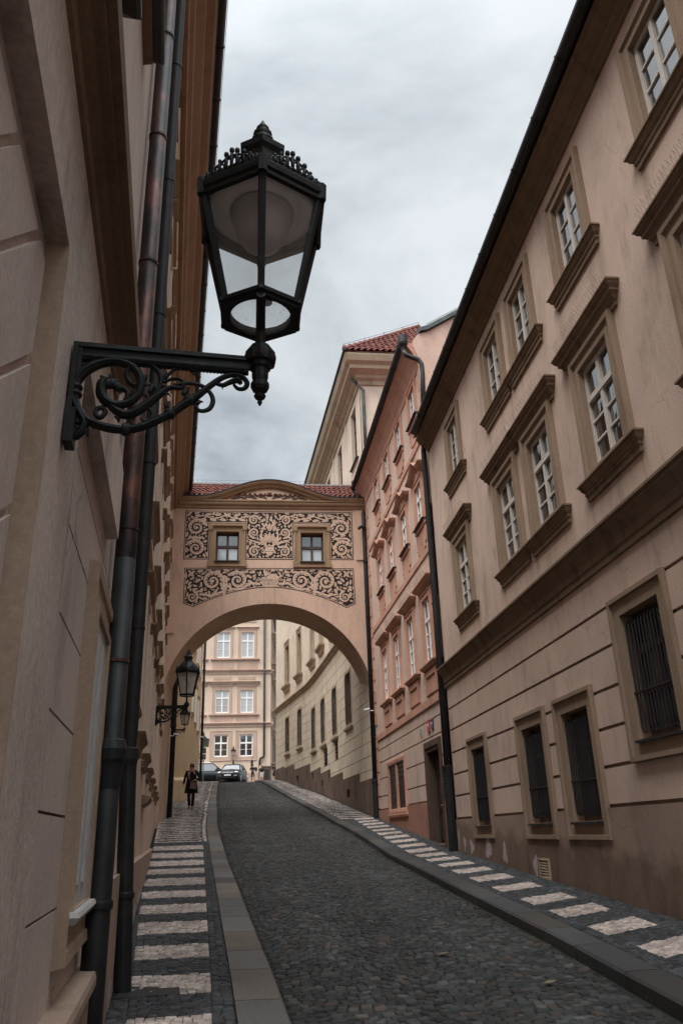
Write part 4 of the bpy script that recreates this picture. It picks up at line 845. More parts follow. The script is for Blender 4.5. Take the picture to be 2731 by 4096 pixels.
text('AKANTART 2021',F,2.95,.012,8.29,.085,m_sgl,'signature',A)
# ---------------------------------------------------------------- left near house (L1)
F=frame((-.46,0),(-.1,1),(1,.1))          # w=0 recessed field, w=.07 outer band
L1=empty('portal_house',(-.8,3,g(3)),'grey pink house at the left edge with weathered band and a tall white window','house')
U0,U1=-2.5,5.35; BZ0,BZ1=1.71,2.16
rects=[(U0,4.66,BZ0,BZ1,.07,1),(U0,U1,-3,-.66,.09,2)]
rects+=[(2.02,2.62,-.66,BZ0,.07,1),(U0,-.2,-3,BZ0,.07,0)]
for z in (1.55,1.2,.83,.46,.10,-.27): rects.append((2.62,U1,z-.006,z+.006,-.02,3))
wr_=(4.13,4.92,-.30,1.12)
for z0,z1 in ((2.2,6.5),): pass
hs0=[(0,.06),(.04,.07),(.06,.13),(.10,.17),(.12,.20),(.12,.23),(0,.26)]
WU=[(1.2,2.25,3.65,5.4),(3.3,4.1,5.5,7.2),(1.2,2.25,7.0,8.8),(3.3,4.1,9.4,11.0)]
rects.append((wr_[0]-.2,wr_[1]+.2,wr_[2]-.3,wr_[3]+.25,0,0)); rects.append((*wr_,None,0))
for r in WU: rects.append((*r,None,0))
mb=MB(); relief(F,U0,U1,-3,12.6,rects,mb); mb.fbox(F,U0,U1,-.5,-.27,-3,12.6,0); mb.build('wall',[m_left,m_leftband,m_leftlow,m_groove],L1)
# voussoir blocks of the portal, radial joints
vb=MB(); C0=(-.30,-.52); angs=[2,9,16,23,30.3,38.2,44.6,49.5,56]
def rayhit(a):
    a=math.radians(a); t=min((1.965-C0[0])/math.cos(a),(1.60-C0[1])/math.sin(a) if a>0 else 9); return (C0[0]+t*math.cos(a),C0[1]+t*math.sin(a))
for a0,a1 in zip(angs[:-1],angs[1:]):
    e_=.32; p0,p1=rayhit(a0+e_),rayhit(a1-e_); r0=1.1
    q0=(C0[0]+r0*math.cos(math.radians(a0+e_)),C0[1]+r0*math.sin(math.radians(a0+e_))); q1=(C0[0]+r0*math.cos(math.radians(a1-e_)),C0[1]+r0*math.sin(math.radians(a1-e_)))
    pts=[q0,p0]+([(1.965,1.60)] if (p0[0]>1.96 and p1[1]>1.59 and p1[0]<1.96) else [])+[p1,q1]
    vb.loft([[F(u,.0,z) for u,z in pts],[F(u,.014,z) for u,z in pts],[F(u+(.012 if 0 else 0),.018,z) for u,z in pts]])
vb.build('voussoir',m_left,L1)
mb=MB(); mb.fbox(F,2.012,2.02,.0,.0705,-.66,BZ0); mb.fbox(F,-.2,2.012,.0,.0705,BZ0-.004,BZ0) if 0 else None; mb.build('jamb',m_leftdk,L1)
mb=MB(); cornice(mb,F,U0,3.75,[(.07,2.14),(.085,2.15),(.09,2.20),(.11,2.215),(.125,2.23),(.150,2.235),(.162,2.238),(.162,2.26),(.195,2.27),(.20,2.34),(.0,2.42)]); mb.build('string_cornice',m_lefttrim,L1)
wn=window(L1,F,wr_,.03,sur=[(0,-.02),(0,.05),(.03,.055),(.035,.035),(.14,.035),(.15,.05),(.20,.055),(.21,0)],msur=m_leftdk,sash=m_sashlf,cols=3,transom=None,bars=0,sill=sp([(0,-.06),(.07,-.05),(.09,-.02),(.08,.0),(0,0)],-.30),msill=m_sashlf,sext=.02,fr=.085)
mb=MB(); mb.fbox(F,2.62,3.9,-.0,.11,-.69,-.665) if 0 else None
cornice(mb,F,2.62,U1,[(.0,-.652),(.11,-.652),(.12,-.68),(.12,-.72),(.092,-.74),(.0,-.74)]); mb.build('plinth_ledge',m_leftlow,L1)
for r in WU: window(L1,F,r,.15,sur=[(0,-.03),(0,.04),(.10,.045),(.12,.07),(.17,.07),(.18,0)],msur=m_lefttrim,sash=m_sashw,transom=.66,bars=1,sill=sp([(0,-.12),(.08,-.10),(.13,-.06),(.15,-.03),(.15,0),(0,.02)],r[2]-.05),msill=m_gut,hd=sp(hs0,r[3]+.12),mhood=m_lefttrim,spikes=False,hext=.14,sext=.22 if r[0]<2 else .08)
downpipe(L1,[F(5.02,.095,12.4),F(5.02,.095,1.5),F(5.02,.095,-1.2)],.069,m_copper,collars=[(F(5.02,.095,z),.076,.02) for z in (1.02,1.9,2.92,4.1,5.4,6.6,8.2)])
mb=MB(); mb.tube([F(5.02,.095,z) for z in (1.7,-.75,-1.25)],[.071,.071,.071],16); mb.build('lower_downpipe',m_pipe,L1,smooth=True)
mb=MB(); mb.lathe(F(5.02,.095,.28),[(.074,0),(.084,.12),(.088,.14),(.098,.16),(.104,.22),(.085,.27),(.074,.28)],18); mb.build('pipe_socket',m_pipe,L1); mb=MB(); mb.lathe(F(5.02,.095,-.36),[(.079,0),(.082,.01),(.082,.035),(.079,.045)],18); mb.build('pipe_clamp',m_pipe,L1,smooth=False)
# ---------------------------------------------------------------- left long house (L2)
F=frame((-.45,0),(-.1,1),(1,.1)); Fc=frame((-.36,0),(-.1,1),(1,.1)); L2=empty('long_left_house',(-2.2,18,g(18)),'long plastered house along the left pavement with rows of small hoods and ochre eaves','house')
U0,U1=5.9,29.15
cw=[7.85+2.72*i for i in range(8)]
G2=[(c-.48,c+.48,1.25,2.85) for c in cw]; A2=[(c-.48,c+.48,4.2,5.9) for c in cw]; B2=[(c-.48,c+.48,7.3,8.9) for c in cw]; T2=[(c-.42,c+.42,10.3,11.3) for c in cw]
rects=[(U0,U1,-3,-.25,.10,1),(U0,U1,3.62,3.74,.05,0)]
for r in G2+A2+B2+T2: rects.append((*r,None,0))
for z in (.35,.8,2.3): pass
mb=MB(); relief(F,U0,U1,-3,12.4,rects,mb); mb.fbox(F,U0,U1,-.5,-.27,-3,12.4,0); mb.add([F(U0,0,-3),F(U0,-.5,-3),F(U0,-.5,12.4),F(U0,0,12.4)],[(0,1,2,3)]); mb.build('wall',[m_left2,m_leftlow],L2)
sil=[(0,-.24),(.04,-.22),(.05,-.14),(.08,-.08),(.11,-.05),(.125,-.02),(0,.0)]
hs=[(0,.08),(.035,.09),(.05,.13),(.08,.16),(.11,.19),(.11,.215),(0,.25)]
sur2=[(0,-.05),(0,.03),(.10,.035),(.12,.06),(.16,.06),(.17,0)]
for r in G2: window(L2,F,r,.16,sur=sur2,msur=m_left2,sash=m_sashbr,transom=.66,bars=1,sill=sp(sil,r[2]-.04),msill=m_lefttrim,sext=.10,hd=sp(hs,r[3]+.12),mhood=m_lefttrim,hext=.16)
for r in A2: window(L2,F,r,.12,sur=sur2,msur=m_left2,sash=m_sashw,transom=.66,bars=1,sill=sp(sil,r[2]-.04),msill=m_lefttrim,sext=.16,hd=sp(hs,r[3]+.16),mhood=m_lefttrim,hext=.2)
for r in B2: window(L2,F,r,.12,sur=sur2,msur=m_left2,sash=m_sashw,transom=.66,bars=1,sill=sp(sil,r[2]-.04),msill=m_lefttrim,sext=.16,hd=sp(hs,r[3]+.16),mhood=m_lefttrim,hext=.2)
for r in T2: window(L2,F,r,.12,sur=sur2,msur=m_left2,sash=m_sashw,transom=None,bars=1,sill=sp(hs,r[2]-.3),msill=m_lefttrim,sext=.16)
mb=MB(); cornice(mb,Fc,-2.5,U1+2.6,[(-.088,11.95),(0,11.96),(.05,11.98),(.07,12.12),(.14,12.2),(.16,12.32),(.30,12.5),(.32,12.62),(.46,12.74),(.50,12.86),(.50,12.93),(-.088,13.0)]); mb.build('eaves_cornice',m_cornL,L2)
mb=MB(); halfpipe(mb,Fc,-2.5,U1+2.6,.57,13.0,.085,seg=1.1); mb.build('gutter',m_gut,L2)
mb=MB(); mb.tube([Fc(u,.67,13.02+.02*math.sin(u*5)) for u in np.arange(2,31.5,.5)],.006,4); mb.build('snow_guard_wire',m_iron2,L2)
mb=MB(); mb.hexa([F(-2.5,.55,12.98),F(U1+2.6,.55,12.98),F(U1+2.6,-5,17),F(-2.5,-5,17),F(-2.5,.55,13.05),F(U1+2.6,.55,13.05),F(U1+2.6,-5,17.1),F(-2.5,-5,17.1)]); mb.build('roof',m_tile,L2)
downpipe(L2,[F(6.92,.58,12.9),F(6.92,.25,12.3),F(6.92,.095,11.8),F(6.92,.10,.5),F(6.92,.103,.4)],.062,m_pipe,collars=[(F(6.92,.098,z),.069,.018) for z in (1.7,3.3,5.0,6.8,8.6)])
mb=MB(); mb.tube([F(6.92,.10,.62),F(6.92,.135,-.3),F(6.92,.175,-1.14)],.066,16); mb.lathe(F(6.92,.10,.55),[(.066,0),(.078,.06),(.078,.14),(.066,.15)],16); mb.lathe(F(6.92,.141,-.43),[(.071,0),(.076,.01),(.076,.04),(.071,.05)],16); mb.lathe(F(6.92,.177,-1.16),[(.095,0),(.095,.015),(.075,.025)],16); mb.build('downpipe_boot',m_pipe,L2,smooth=False)
mb=MB(); mb.hexa([F(6.70,.11,-1.075),F(7.11,.11,-1.060),F(6.93,.59,-1.063),F(6.72,.59,-1.074),F(6.70,.11,-1.063),F(7.11,.11,-1.048),F(6.93,.59,-1.051),F(6.72,.59,-1.062)])
mb.build('metal_cover',m_pipe,label='dark metal cover plate in the pavement at the foot of the second downpipe',cat='cover plate')
mb=MB(); cornice(mb,F,13.8,15.3,[(0,.5),(.1,.55),(.14,.62),(0,.66)]); mb.build('low_ledge',m_lefttrim,L2)
for (u,z,a,b_) in [(6.4,-1.0,.2,.12),(7.9,-.95,.5,.10),(9.0,-.9,.6,.08),(10.4,-.82,.5,.10),(12,-.74,.7,.07)]:
    mb=MB(); c0=[F(u+a*(1+.25*math.sin(3*q))*math.cos(q),.1035,z+b_*(1+.3*math.sin(4*q+u))*math.sin(q)) for q in np.linspace(0,6.28,20)[:-1]]; mb.add(c0,[tuple(range(19))]); mb.build('bare_plaster_patch',m_patch,L2)
# ---------------------------------------------------------------- L3 and yellow house
F=frame((-.12,0),(-.1,1),(1,.1)); L3=empty('brown_passage_house',(-3.6,36,g(36)),'narrow shaded house front just beyond the arch on the left','house')
rects=[]; W3_=[(33.2,34.2,4.5,6.2),(37.6,38.6,5.2,7.0)]; rects=[(*r,None,0) for r in W3_]+[(35.0,36.2,.3,3.4,-.2,1)]
mb=MB(); relief(F,31.62,41.0,-1,12.8,rects,mb); mb.fbox(F,31.62,41,-.5,-.27,-1,12.8); mb.add([F(31.62,0,-1),F(31.62,-.5,-1),F(31.62,-.5,12.8),F(31.62,0,12.8)],[(0,1,2,3)]); mb.build('wall',[m_left2,m_doorst],L3)
for r in W3_: window(L3,F,r,.12,sur=sur2,msur=m_lefttrim,sash=m_sashw,sill=sp(sil,r[2]-.04),hd=sp(hs,r[3]+.16),hext=.2)
downpipe(L3,[F(31.8,.13,12.7),F(31.8,.13,.6)],.10,m_gut,collars=[(F(31.8,.13,z),.115,.04) for z in (2,4,6,8)])
camera_obj((-3.02,30.6,3.55),(1,-.35,-.05),'small white security camera on an arm beside the dark downpipe under the arch'); 
Yh=empty('yellow_house',(-4,48,g(48)),'plain yellow ochre house standing forward beyond the arch on the left','house')
def vq(mb,pts,z0,z1,mi=0):
    for (a,b_) in zip(pts[:-1],pts[1:]): mb.add([(a[0],a[1],z0),(b_[0],b_[1],z0),(b_[0],b_[1],z1),(a[0],a[1],z1)],[(0,1,2,3)],mi)
Fy=frame((-3.36+41*.032,0),(-.032,1),(1,.032))
rects=[(c-.5,c+.5,z,z+1.7,None,0) for c in (44,48,52) for z in (6.2,9.6,13.0)]
mb=MB(); relief(Fy,41,57.4,0,16,rects,mb); mb.fbox(Fy,41,57.4,-.5,-.27,0,16); mb.add([(-9,41,0),(-3.34,41,0),(-3.34,41,16),(-9,41,16)],[(0,1,2,3)]); mb.add([(-9,57.4,0),(-3.885,57.4,0),(-3.885,57.4,16),(-9,57.4,16)],[(0,1,2,3)])
mb.build('wall',[m_yel,m_white],Yh)
for r in rects: window(Yh,Fy,r[:4],.1,sur=[(0,-.05),(0,.05),(.12,.06),(.14,0)],msur=m_sashw,sash=m_sashw,pane=m_panec,sill=sp(sil,r[2]-.04),msill=m_yel,hd=sp(hs,r[3]+.16),mhood=m_yel)
mb=MB(); mb.loft([[(-9,41,0),(-9,40.7,0),(-9,40.7,2.62),(-9,41,2.95)],[(-3.3,41,0),(-3.3,40.7,0),(-3.3,40.7,2.55),(-3.3,41,2.7)]]); mb.build('sloped_plinth',m_yel,Yh)
downpipe(Yh,[Fy(57.2,.14,15.8),Fy(57.2,.14,3)],.09,m_gut,collars=[(Fy(57.2,.14,z),.12,.05) for z in (5,8,11,14)])
camera_obj(Fy(56.6,.05,6.35),(1,-.3,-.05),'white security camera high on the far corner of the yellow house')
mb=MB(); cornice(mb,Fy,41,57.4,[(0,15.6),(.2,15.8),(.4,16),(0,16.1)]); mb.build('eaves_cornice',m_yel,Yh)
# ---------------------------------------------------------------- end house
F=frame((0,80),(1,0),(0,-1)); E_=empty('end_house',(-2,80,g(80)),'pale peach corner house with white windows closing the view through the arch','house')
rows=[(7.06,9.12,'g'),(11.18,13.40,'m'),(16.65,19.25,'u'),(21.9,24.0,'t')]; cx4=[(-4.06,-2.70),(-1.60,-.30)]
extra_cols=[(-6.6,-5.4),(-9.2,-8.0)]
rects=[(-12,1.42,3,5.55,.03,1)]; rr=[]
for z0,z1,t in rows:
    for a,b_ in cx4+extra_cols: rr.append((a,b_,z0,z1,t)); rects.append((a,b_,z0,z1,None,0))
for z0,z1,t in rows[1:3]:
    for a,b_ in cx4: rects.insert(0,(a-.38,b_+.38,z0-1.15,z0-.1,.05,1)); rects.insert(0,(a-.22,b_+.22,z1+1.05,z1+1.3,.04,1))
mb=MB(); relief(F,-12,1.42,2,27,rects,mb); mb.fbox(F,-12,1.42,-.5,-.27,2,27); mb.add([(1.42,80,2),(1.42,95,2),(1.42,95,27),(1.42,80,27)],[(0,1,2,3)]) if 0 else None; mb.build('wall',[m_end,m_endtrim],E_)
for a,b_,z0,z1,t in rr:
    pn=m_panec if t in 'um' else m_pane
    if t=='g': wn=window(E_,F,(a,b_,z0,z1),.12,sur=[(0,-.05),(0,.04),(.3,.045),(.32,.07),(.37,.07),(.38,0)],msur=m_endtrim,sash=m_sashw,pane=pn,transom=.62,bars=1,fr=.10)
    else: window(E_,F,(a,b_,z0,z1),.12,sur=[(0,-.05),(0,.05),(.22,.055),(.25,.08),(.28,0)],msur=m_endtrim,sash=m_sashw,pane=pn,transom=.66,bars=1,fr=.10,sill=sp([(0,-.2),(.15,-.15),(.22,-.08),(.22,0),(0,.03)],z0-.12),msill=m_endtrim,sext=.36,hd=sp([(0,.3),(.06,.4),(.08,.5),(.2,.68),(.24,.75),(.3,.84),(0,.9)],z1) if t=='m' else sp([(0,.3),(.1,.5),(.16,.55),(0,.62)],z1),mhood=m_endtrim,hext=.36)
mb=MB()
for z in (10.1,15.28): cornice(mb,F,-12,1.46,[(0,z-.28),(.08,z-.26),(.08,z-.08),(.14,z-.05),(.2,z+.05),(.25,z+.08),(.25,z+.16),(0,z+.22)])
mb.build('string_course',m_endtrim,E_)
downpipe(E_,[F(.73,.16,26),F(.78,.16,7.1),F(.72,.16,6.95),F(.45,.16,6.85),F(.38,.16,6.7),F(.36,.16,4.2)],.10,m_gut)
mb=MB(); mb.fbox(F,.62,1.5,.03,.16,4,6.0); mb.fbox(F,.55,1.55,.03,.2,6.0,6.12); mb.build('stone_niche',m_plinth,E_)
mb=MB(); mb.fbox(F,.82,1.3,.16,.19,4.6,5.8); mb.build('niche_recess',m_door,E_)
# ornate side front running away beside the end house
Fs=frame((1.46-80*.062,0),(.062,1),(1,-.062)); O_=empty('ornate_side_house',(2,90,g(90)),'ornate house front with stacked stone consoles seen edge on beside the peach house','house')
rects=[(c-.6,c+.6,z,z+2.4,None,0) for c in np.arange(82.5,118,3.6) for z in (6.6,11.6,16.4)]
mb=MB(); relief(Fs,80,120,2,23,rects,mb); mb.fbox(Fs,80,120,-.5,-.27,2,23); mb.build('wall',[m_end],O_)
for r in rects:
    window(O_,Fs,r[:4],.15,sur=[(0,-.05),(0,.08),(.2,.1),(.22,0)],msur=m_ends,sash=m_sashbr,pane=m_panec,sill=sp([(0,-.6),(.15,-.5),(.25,-.2),(.5,-.1),(.5,0),(0,.02)],r[2]-.05),msill=m_ends,hd=sp([(0,.1),(.2,.2),(.3,.5),(.5,.6),(.5,.75),(0,.85)],r[3]),mhood=m_ends,hext=.2,sext=.25,grille=(6,.12) if r[2]<8 else None)
mb=MB(); 
for z in (10.1,15.28): cornice(mb,Fs,80,120,[(0,z-.28),(.08,z-.26),(.14,z-.05),(.25,z+.08),(.25,z+.16),(0,z+.22)])
mb.build('string_course',m_ends,O_)
mb=MB(); cornice(mb,Fs,79.7,120,[(0,21.5),(.3,21.9),(.9,22.6),(1.25,22.9),(1.3,23.3),(0,23.5)]); mb.build('wide_eaves',m_brown,O_)
downpipe(O_,[Fs(101,.3,22),Fs(101,.3,6)],.12,m_gut)
mb=MB(); mb.box(3.0,9.5,125,126,4,17); D_=empty('distant_pale_house',(6,125,g(125)),'small pale house at the far end of the side street','house'); mb.build('wall',m_white,D_)
mb=MB()
for x in (3.6,4.9,6.2,7.5):
    for z in (8,11,14): mb.box(x,x+.7,124.9,124.98,z,z+1.5)
mb.build('window',m_pane,D_); mb=MB(); mb.hexa([(2.5,124.6,17),(10,124.6,17),(10,126.5,17),(2.5,126.5,17),(3,125.3,19),(9.5,125.3,19),(9.5,125.9,19),(3,125.9,19)]); mb.build('roof',m_tile,D_)
# backing so that no gap shows behind the streets
# ---------------------------------------------------------------- lanterns
def hexpt(c,R,z,k_,a0): a=a0+math.pi/3*k_; return (c[0]+R*math.cos(a),c[1]+R*math.sin(a),z)
def lantern(c,z0,wallp,label,style='bracket',detail=2,group=None,tilt=None,glass=None):
    """c: lantern axis (x,y); z0: height of the bracket bar; wallp: point of the wall plate (x,y)"""
    dx,dy=c[0]-wallp[0],c[1]-wallp[1]; LL=math.hypot(dx,dy); ux,uy=dx/LL,dy/LL; a0=math.atan2(-c[1],-c[0]) if detail==2 else -math.pi/2
    r=empty('wall_lantern',(wallp[0],wallp[1],z0-.3),label,'wall lantern',group)
    X,Y=c; Z=lambda z:z0+z
    H=lambda R,z,k_:hexpt(c,R,Z(z),k_,a0)
    # floor frame with round opening
    fr=MB(); n=36; zf=.215
    outer_=[]
    for j in range(n):
        a=2*math.pi*j/n; s_=(a%(math.pi/3))-math.pi/6; R_=.150*math.cos(math.pi/6)/math.cos(s_); outer_.append((R_,a+a0))
    ro=[(X+R_*math.cos(a),Y+R_*math.sin(a)) for R_,a in outer_]; ri=[(X+.108*math.cos(a),Y+.108*math.sin(a)) for R_,a in outer_]
    fr.loft([[(*p,Z(zf)) for p in ri],[(*p,Z(zf-.004)) for p in ri],[(*p,Z(zf-.008)) for p in ro],[(*p,Z(zf+.03)) for p in ro],[(*p,Z(zf+.03)) for p in ri]],caps=False)
    for k_ in range(6):   # sloping glazing bars
        fr.tube([H(.143,zf+.02,k_),H(.238,.655,k_)],[.0125,.0145],6)
        a,b_=H(.152,zf+.012,k_),H(.152,zf+.012,k_+1); fr.tube([a,b_],.011,6); fr.sphere(a,.014,6)
        # top rim: deep overhanging moulding
        for (R1,z1,rad) in ((.243,.655,.013),(.249,.682,.016),(.245,.708,.011)): fr.tube([H(R1,z1,k_),H(R1,z1,k_+1)],rad,6)
        fr.tube([H(.248,.645,k_),H(.251,.715,k_)],.018,6)
    fr.loft([[H(R1,z1,k_) for k_ in range(6)] for R1,z1 in ((.236,.655),(.258,.670),(.262,.70),(.248,.718),(.236,.718))],caps=False)
    fr.build('lantern_frame',m_iron,r,smooth=False)
    rf=MB(); rf.loft([[H(R1,z1,k_) for k_ in range(6)] for R1,z1 in ((.248,.718),(.19,.79),(.12,.865),(.080,.895),(.080,.945),(.095,.962),(.098,.985),(.065,1.01),(.03,1.045),(.02,1.05))],caps=True)
    rf.loft([[H(R1,z1,k_) for k_ in range(6)] for R1,z1 in ((.24,.714),(.02,.90))],caps=False)
    for k_ in range(6): rf.tube([H(.25,.72,k_),H(.085,.895,k_)],.009,5)
    rf.build('roof',m_iron,r)
    fi=MB(); fi.lathe((X,Y,Z(1.03)),[(.035,0),(.045,.012),(.045,.024),(.03,.034),(.034,.045),(.038,.058),(.026,.072),(.022,.08),(.026,.088),(.014,.104),(.006,.125),(.001,.135)],12); fi.build('finial',m_iron,r,smooth=True)
    cr=MB()
    for k_ in range(6):
        a,b_=Vector(H(.252,.706,k_)),Vector(H(.252,.706,k_+1)); d_=b_-a
        fine=detail==2
        for i,(t,h) in enumerate(((.10,.016),(.2,.034),(.3,.055),(.41,.074),(.5,.085),(.59,.074),(.7,.055),(.8,.034),(.9,.016))):
            p=a+d_*t
            cr.tube([p,p+Vector((0,0,h*.6)),p+Vector((0,0,h))],[.006,.008,.005],5)
            cr.sphere(p+Vector((0,0,h+.004)),.0105 if abs(t-.5)<.2 else .008,6,sc=(1,1,1.25))
            if fine:
                cn=p+Vector((0,0,h*.45)); rad=h*.26+.006
                cr.tube([cn+d_.normalized()*rad*math.cos(q)+Vector((0,0,rad*math.sin(q))) for q in np.linspace(-1.5,4.2,10)],.0048,5)
    cr.build('crest',m_iron,r,smooth=True)
    gl=MB()
    for k_ in range(6): gl.add([H(.139,zf+.02,k_),H(.139,zf+.02,k_+1),H(.233,.655,k_+1),H(.233,.655,k_)],[(0,1,2,3)])
    gl.build('glass_pane',glass or m_lgl,r)
    gb=MB(); gb.add([(*p,Z(zf+.004)) for p in [(X+.113*math.cos(a),Y+.113*math.sin(a)) for R_,a in outer_]],[tuple(range(n))]); gb.build('floor_glass',m_lgb if detail==2 else (glass or m_lgl),r)
    re=MB(); re.lathe((X,Y,Z(.54)),[(.203,.175),(.200,.150),(.178,.145),(.172,.158),(.150,.165),(.138,.155),(.128,.14),(.120,.145)],32,caps=False); re.add([(X+.203*math.cos(q),Y+.203*math.sin(q),Z(.712)) for q in np.linspace(0,6.28318,25)[:-1]],[tuple(range(24))]); re.build('reflector',m_refl,r,smooth=True)
    bw=MB(); bw.lathe((X,Y,Z(.52)),[(.004,.0),(.04,.005),(.07,.022),(.090,.055),(.102,.10),(.115,.16)],32,caps=False); bw.build('lamp_bowl',m_bowl,r,smooth=True)
    if style!='bracket': 
        st=MB(); st.tube([(X,Y,Z(.2)),(X,Y,Z(-.08))],.03,8); st.lathe((X,Y,Z(-.34)),[(.002,0),(.03,.03),(.05,.07),(.035,.1),(.06,.16),(.05,.24),(.035,.27)],10)
        st.tube([(wallp[0],wallp[1],Z(-.35)),((X+wallp[0])/2,(Y+wallp[1])/2,Z(-.4)),(X,Y,Z(-.25))],.03,8); st.box(wallp[0]-.07,wallp[0]+.07,wallp[1]-.03,wallp[1],Z(-.6),Z(-.15)); st.build('bracket',m_iron,r,smooth=False); return r
    ps=MB(); px_,py_=X-.0,Y
    ps.tube([(X,Y,Z(.08)),(X,Y,Z(.17)),(X,Y,Z(zf+.03))],[.019,.017,.017],10)
    nv=Vector(H(.148,zf-.012,0)); ps.tube([(X,Y,Z(.155)),tuple((Vector((X,Y,Z(.17)))+nv)/2),tuple(nv)],.016,8); ps.tube([H(.146,zf-.006,3),(X,Y,Z(.17))],.009,6)
    ps.lathe((X,Y,Z(-.145)),[(.003,0),(.009,.012),(.007,.02),(.018,.03),(.021,.038),(.012,.046),(.026,.058),(.032,.07),(.032,.085),(.024,.092),(.028,.11),(.029,.14),(.038,.146),(.040,.16),(.052,.166),(.055,.185),(.055,.198),(.03,.235),(.021,.245)],12)
    ps.lathe((X,Y,Z(.02)),[(.054,0),(.059,.01),(.059,.03),(.03,.075),(.02,.082)],6,rot=a0)
    ps.build('post_socket',m_iron,r,smooth=False)
    if detail==2:
        bb=MB(); bb.lathe((X+.02,Y-.05,Z(.24)),[(.02,0),(.022,.03),(.012,.04)],10); bb.build('cable_gland',m_dark,r)
    # ---- bracket in the vertical plane through wall and axis ; photo units 0..1000 along, z down
    P=lambda px,py,o=0:(wallp[0]+ux*((px-110)/1000*LL)-uy*o, wallp[1]+uy*((px-110)/1000*LL)+ux*o, z0+.01-(py-1340-.062*(px-110))*.000716)
    br=MB()
    def bar(z_a,z_b,wd):
        q=[];
        for t in (0.0,LL-.03):
            bx,by=wallp[0]+ux*t,wallp[1]+uy*t; q.append([(bx-uy*wd,by+ux*wd,z_a),(bx+uy*wd,by-ux*wd,z_a),(bx+uy*wd,by-ux*wd,z_b),(bx-uy*wd,by+ux*wd,z_b)])
        br.loft(q)
    bar(z0+.018,z0+.034,.022); bar(z0-.004,z0+.018,.012)
    br.tube([(wallp[0]+ux*t,wallp[1]+uy*t,z0-.012) for t in (.03,LL-.04)],.017,8)
    if detail==2:
        nn=44
        for i in range(nn):
            t=.05+(LL-.10)*i/nn; 
            for sd in (-1,1): br.sphere((wallp[0]+ux*t-uy*.013*sd,wallp[1]+uy*t+ux*.013*sd,z0-.017),.0065,5)
            br.sphere((wallp[0]+ux*t,wallp[1]+uy*t,z0-.029),.006,5)
    br.build('bracket_bar',m_iron,r,smooth=False)
    sc=MB()
    def smooth_(pts,rad,n_=5):
        Pn=[np.array(p,float) for p in pts]; out=[]; R_=[q*1.06 for q in (rad if isinstance(rad,(list,tuple)) else [rad]*len(pts))]; rr=[]
        for i in range(len(Pn)-1):
            p0=Pn[max(i-1,0)];p1=Pn[i];p2=Pn[i+1];p3=Pn[min(i+2,len(Pn)-1)]
            for j in range(n_):
                t=j/n_; out.append(.5*((2*p1)+(-p0+p2)*t+(2*p0-5*p1+4*p2-p3)*t*t+(-p0+3*p1-3*p2+p3)*t**3)); rr.append(R_[i]*(1-t)+R_[i+1]*t)
        out.append(Pn[-1]); rr.append(R_[-1]); return out,rr
    def scroll(pts,rad,groove=True):
        o_,rr=smooth_(pts,rad); sc.tube([P(*p) for p in o_],rr,8 if detail==2 else 5,flat=1.0)
        if detail==2 and groove and max(rr)>.009:
            sc.tube([P(p[0],p[1],-q*.75) for p,q in zip(o_,rr)],[q*.42 for q in rr],6)
    scroll([(112,1735),(118,1775),(150,1790),(185,1765),(200,1720),(185,1690),(150,1640),(132,1590),(130,1540),(150,1480),(200,1430),(270,1400),(340,1395),(410,1415),(455,1460),(470,1520),(455,1575),(410,1612),(350,1625),(300,1605),(272,1565),(270,1520),(290,1490)],[.007,.010,.012,.014,.016,.017,.018,.018,.018,.019,.018,.016,.015,.0145,.014,.0135,.013,.013,.015,.017,.018,.018,.014])
    scroll([(205,1700),(270,1728),(340,1745),(410,1750),(480,1738),(560,1705),(640,1662),(710,1610),(770,1570),(840,1512),(900,1470),(960,1452),(1010,1462),(1038,1495),(1025,1525),(990,1528),(965,1505)],[.014,.015,.015,.014,.014,.014,.014,.015,.013,.011,.010,.009,.009,.009,.008,.007,.005])
    scroll([(640,1515),(720,1502),(790,1515),(840,1555),(855,1600),(835,1640),(790,1650),(765,1625),(790,1598)],[.006,.007,.007,.0075,.008,.008,.007,.006,.005])
    scroll([(300,1610),(380,1668),(440,1665),(500,1625),(560,1575),(620,1530),(680,1530),(695,1505),(670,1482),(630,1482),(590,1500)],[.010,.016,.015,.016,.013,.009,.007,.0065,.006,.006,.005])
    scroll([(445,1525),(405,1500),(392,1450),(420,1410),(475,1400),(530,1420),(568,1465),(570,1520),(545,1570)],[.009,.009,.009,.009,.009,.009,.009,.009,.008])
    scroll([(575,1490),(600,1470),(640,1430),(690,1415),(740,1435)],[.005,.006,.006,.006,.009]); scroll([(590,1500),(570,1455),(545,1450)],[.006,.005,.004])
    scroll([(470,1640),(515,1640),(540,1665),(535,1698),(500,1705),(485,1690)],[.007,.007,.007,.0065,.005,.004])
    scroll([(350,1548),(375,1538),(400,1552),(405,1580),(395,1600)],[.008,.010,.009,.008,.008]); scroll([(262,1640),(250,1665),(275,1690),(300,1665),(285,1640),(262,1642)],[.008]*6)
    scroll([(860,1500),(905,1510),(940,1495),(985,1480),(1005,1500)],[.005,.008,.009,.012,.007])
    lf=sc
    def blade(px,py,ang,L,w_,o=0):
        pts=[];rd=[]
        for i in range(6): t=i/5; pts.append(P(px+L*t*math.cos(ang),py-L*t*math.sin(ang)+(-12*math.sin(t*2.5)),o)); rd.append(w_*(.5+math.sin(math.pi*min(1,t*.8+.2))*.8)*(1-.55*t))
        lf.tube(pts,rd,6,flat=.6)
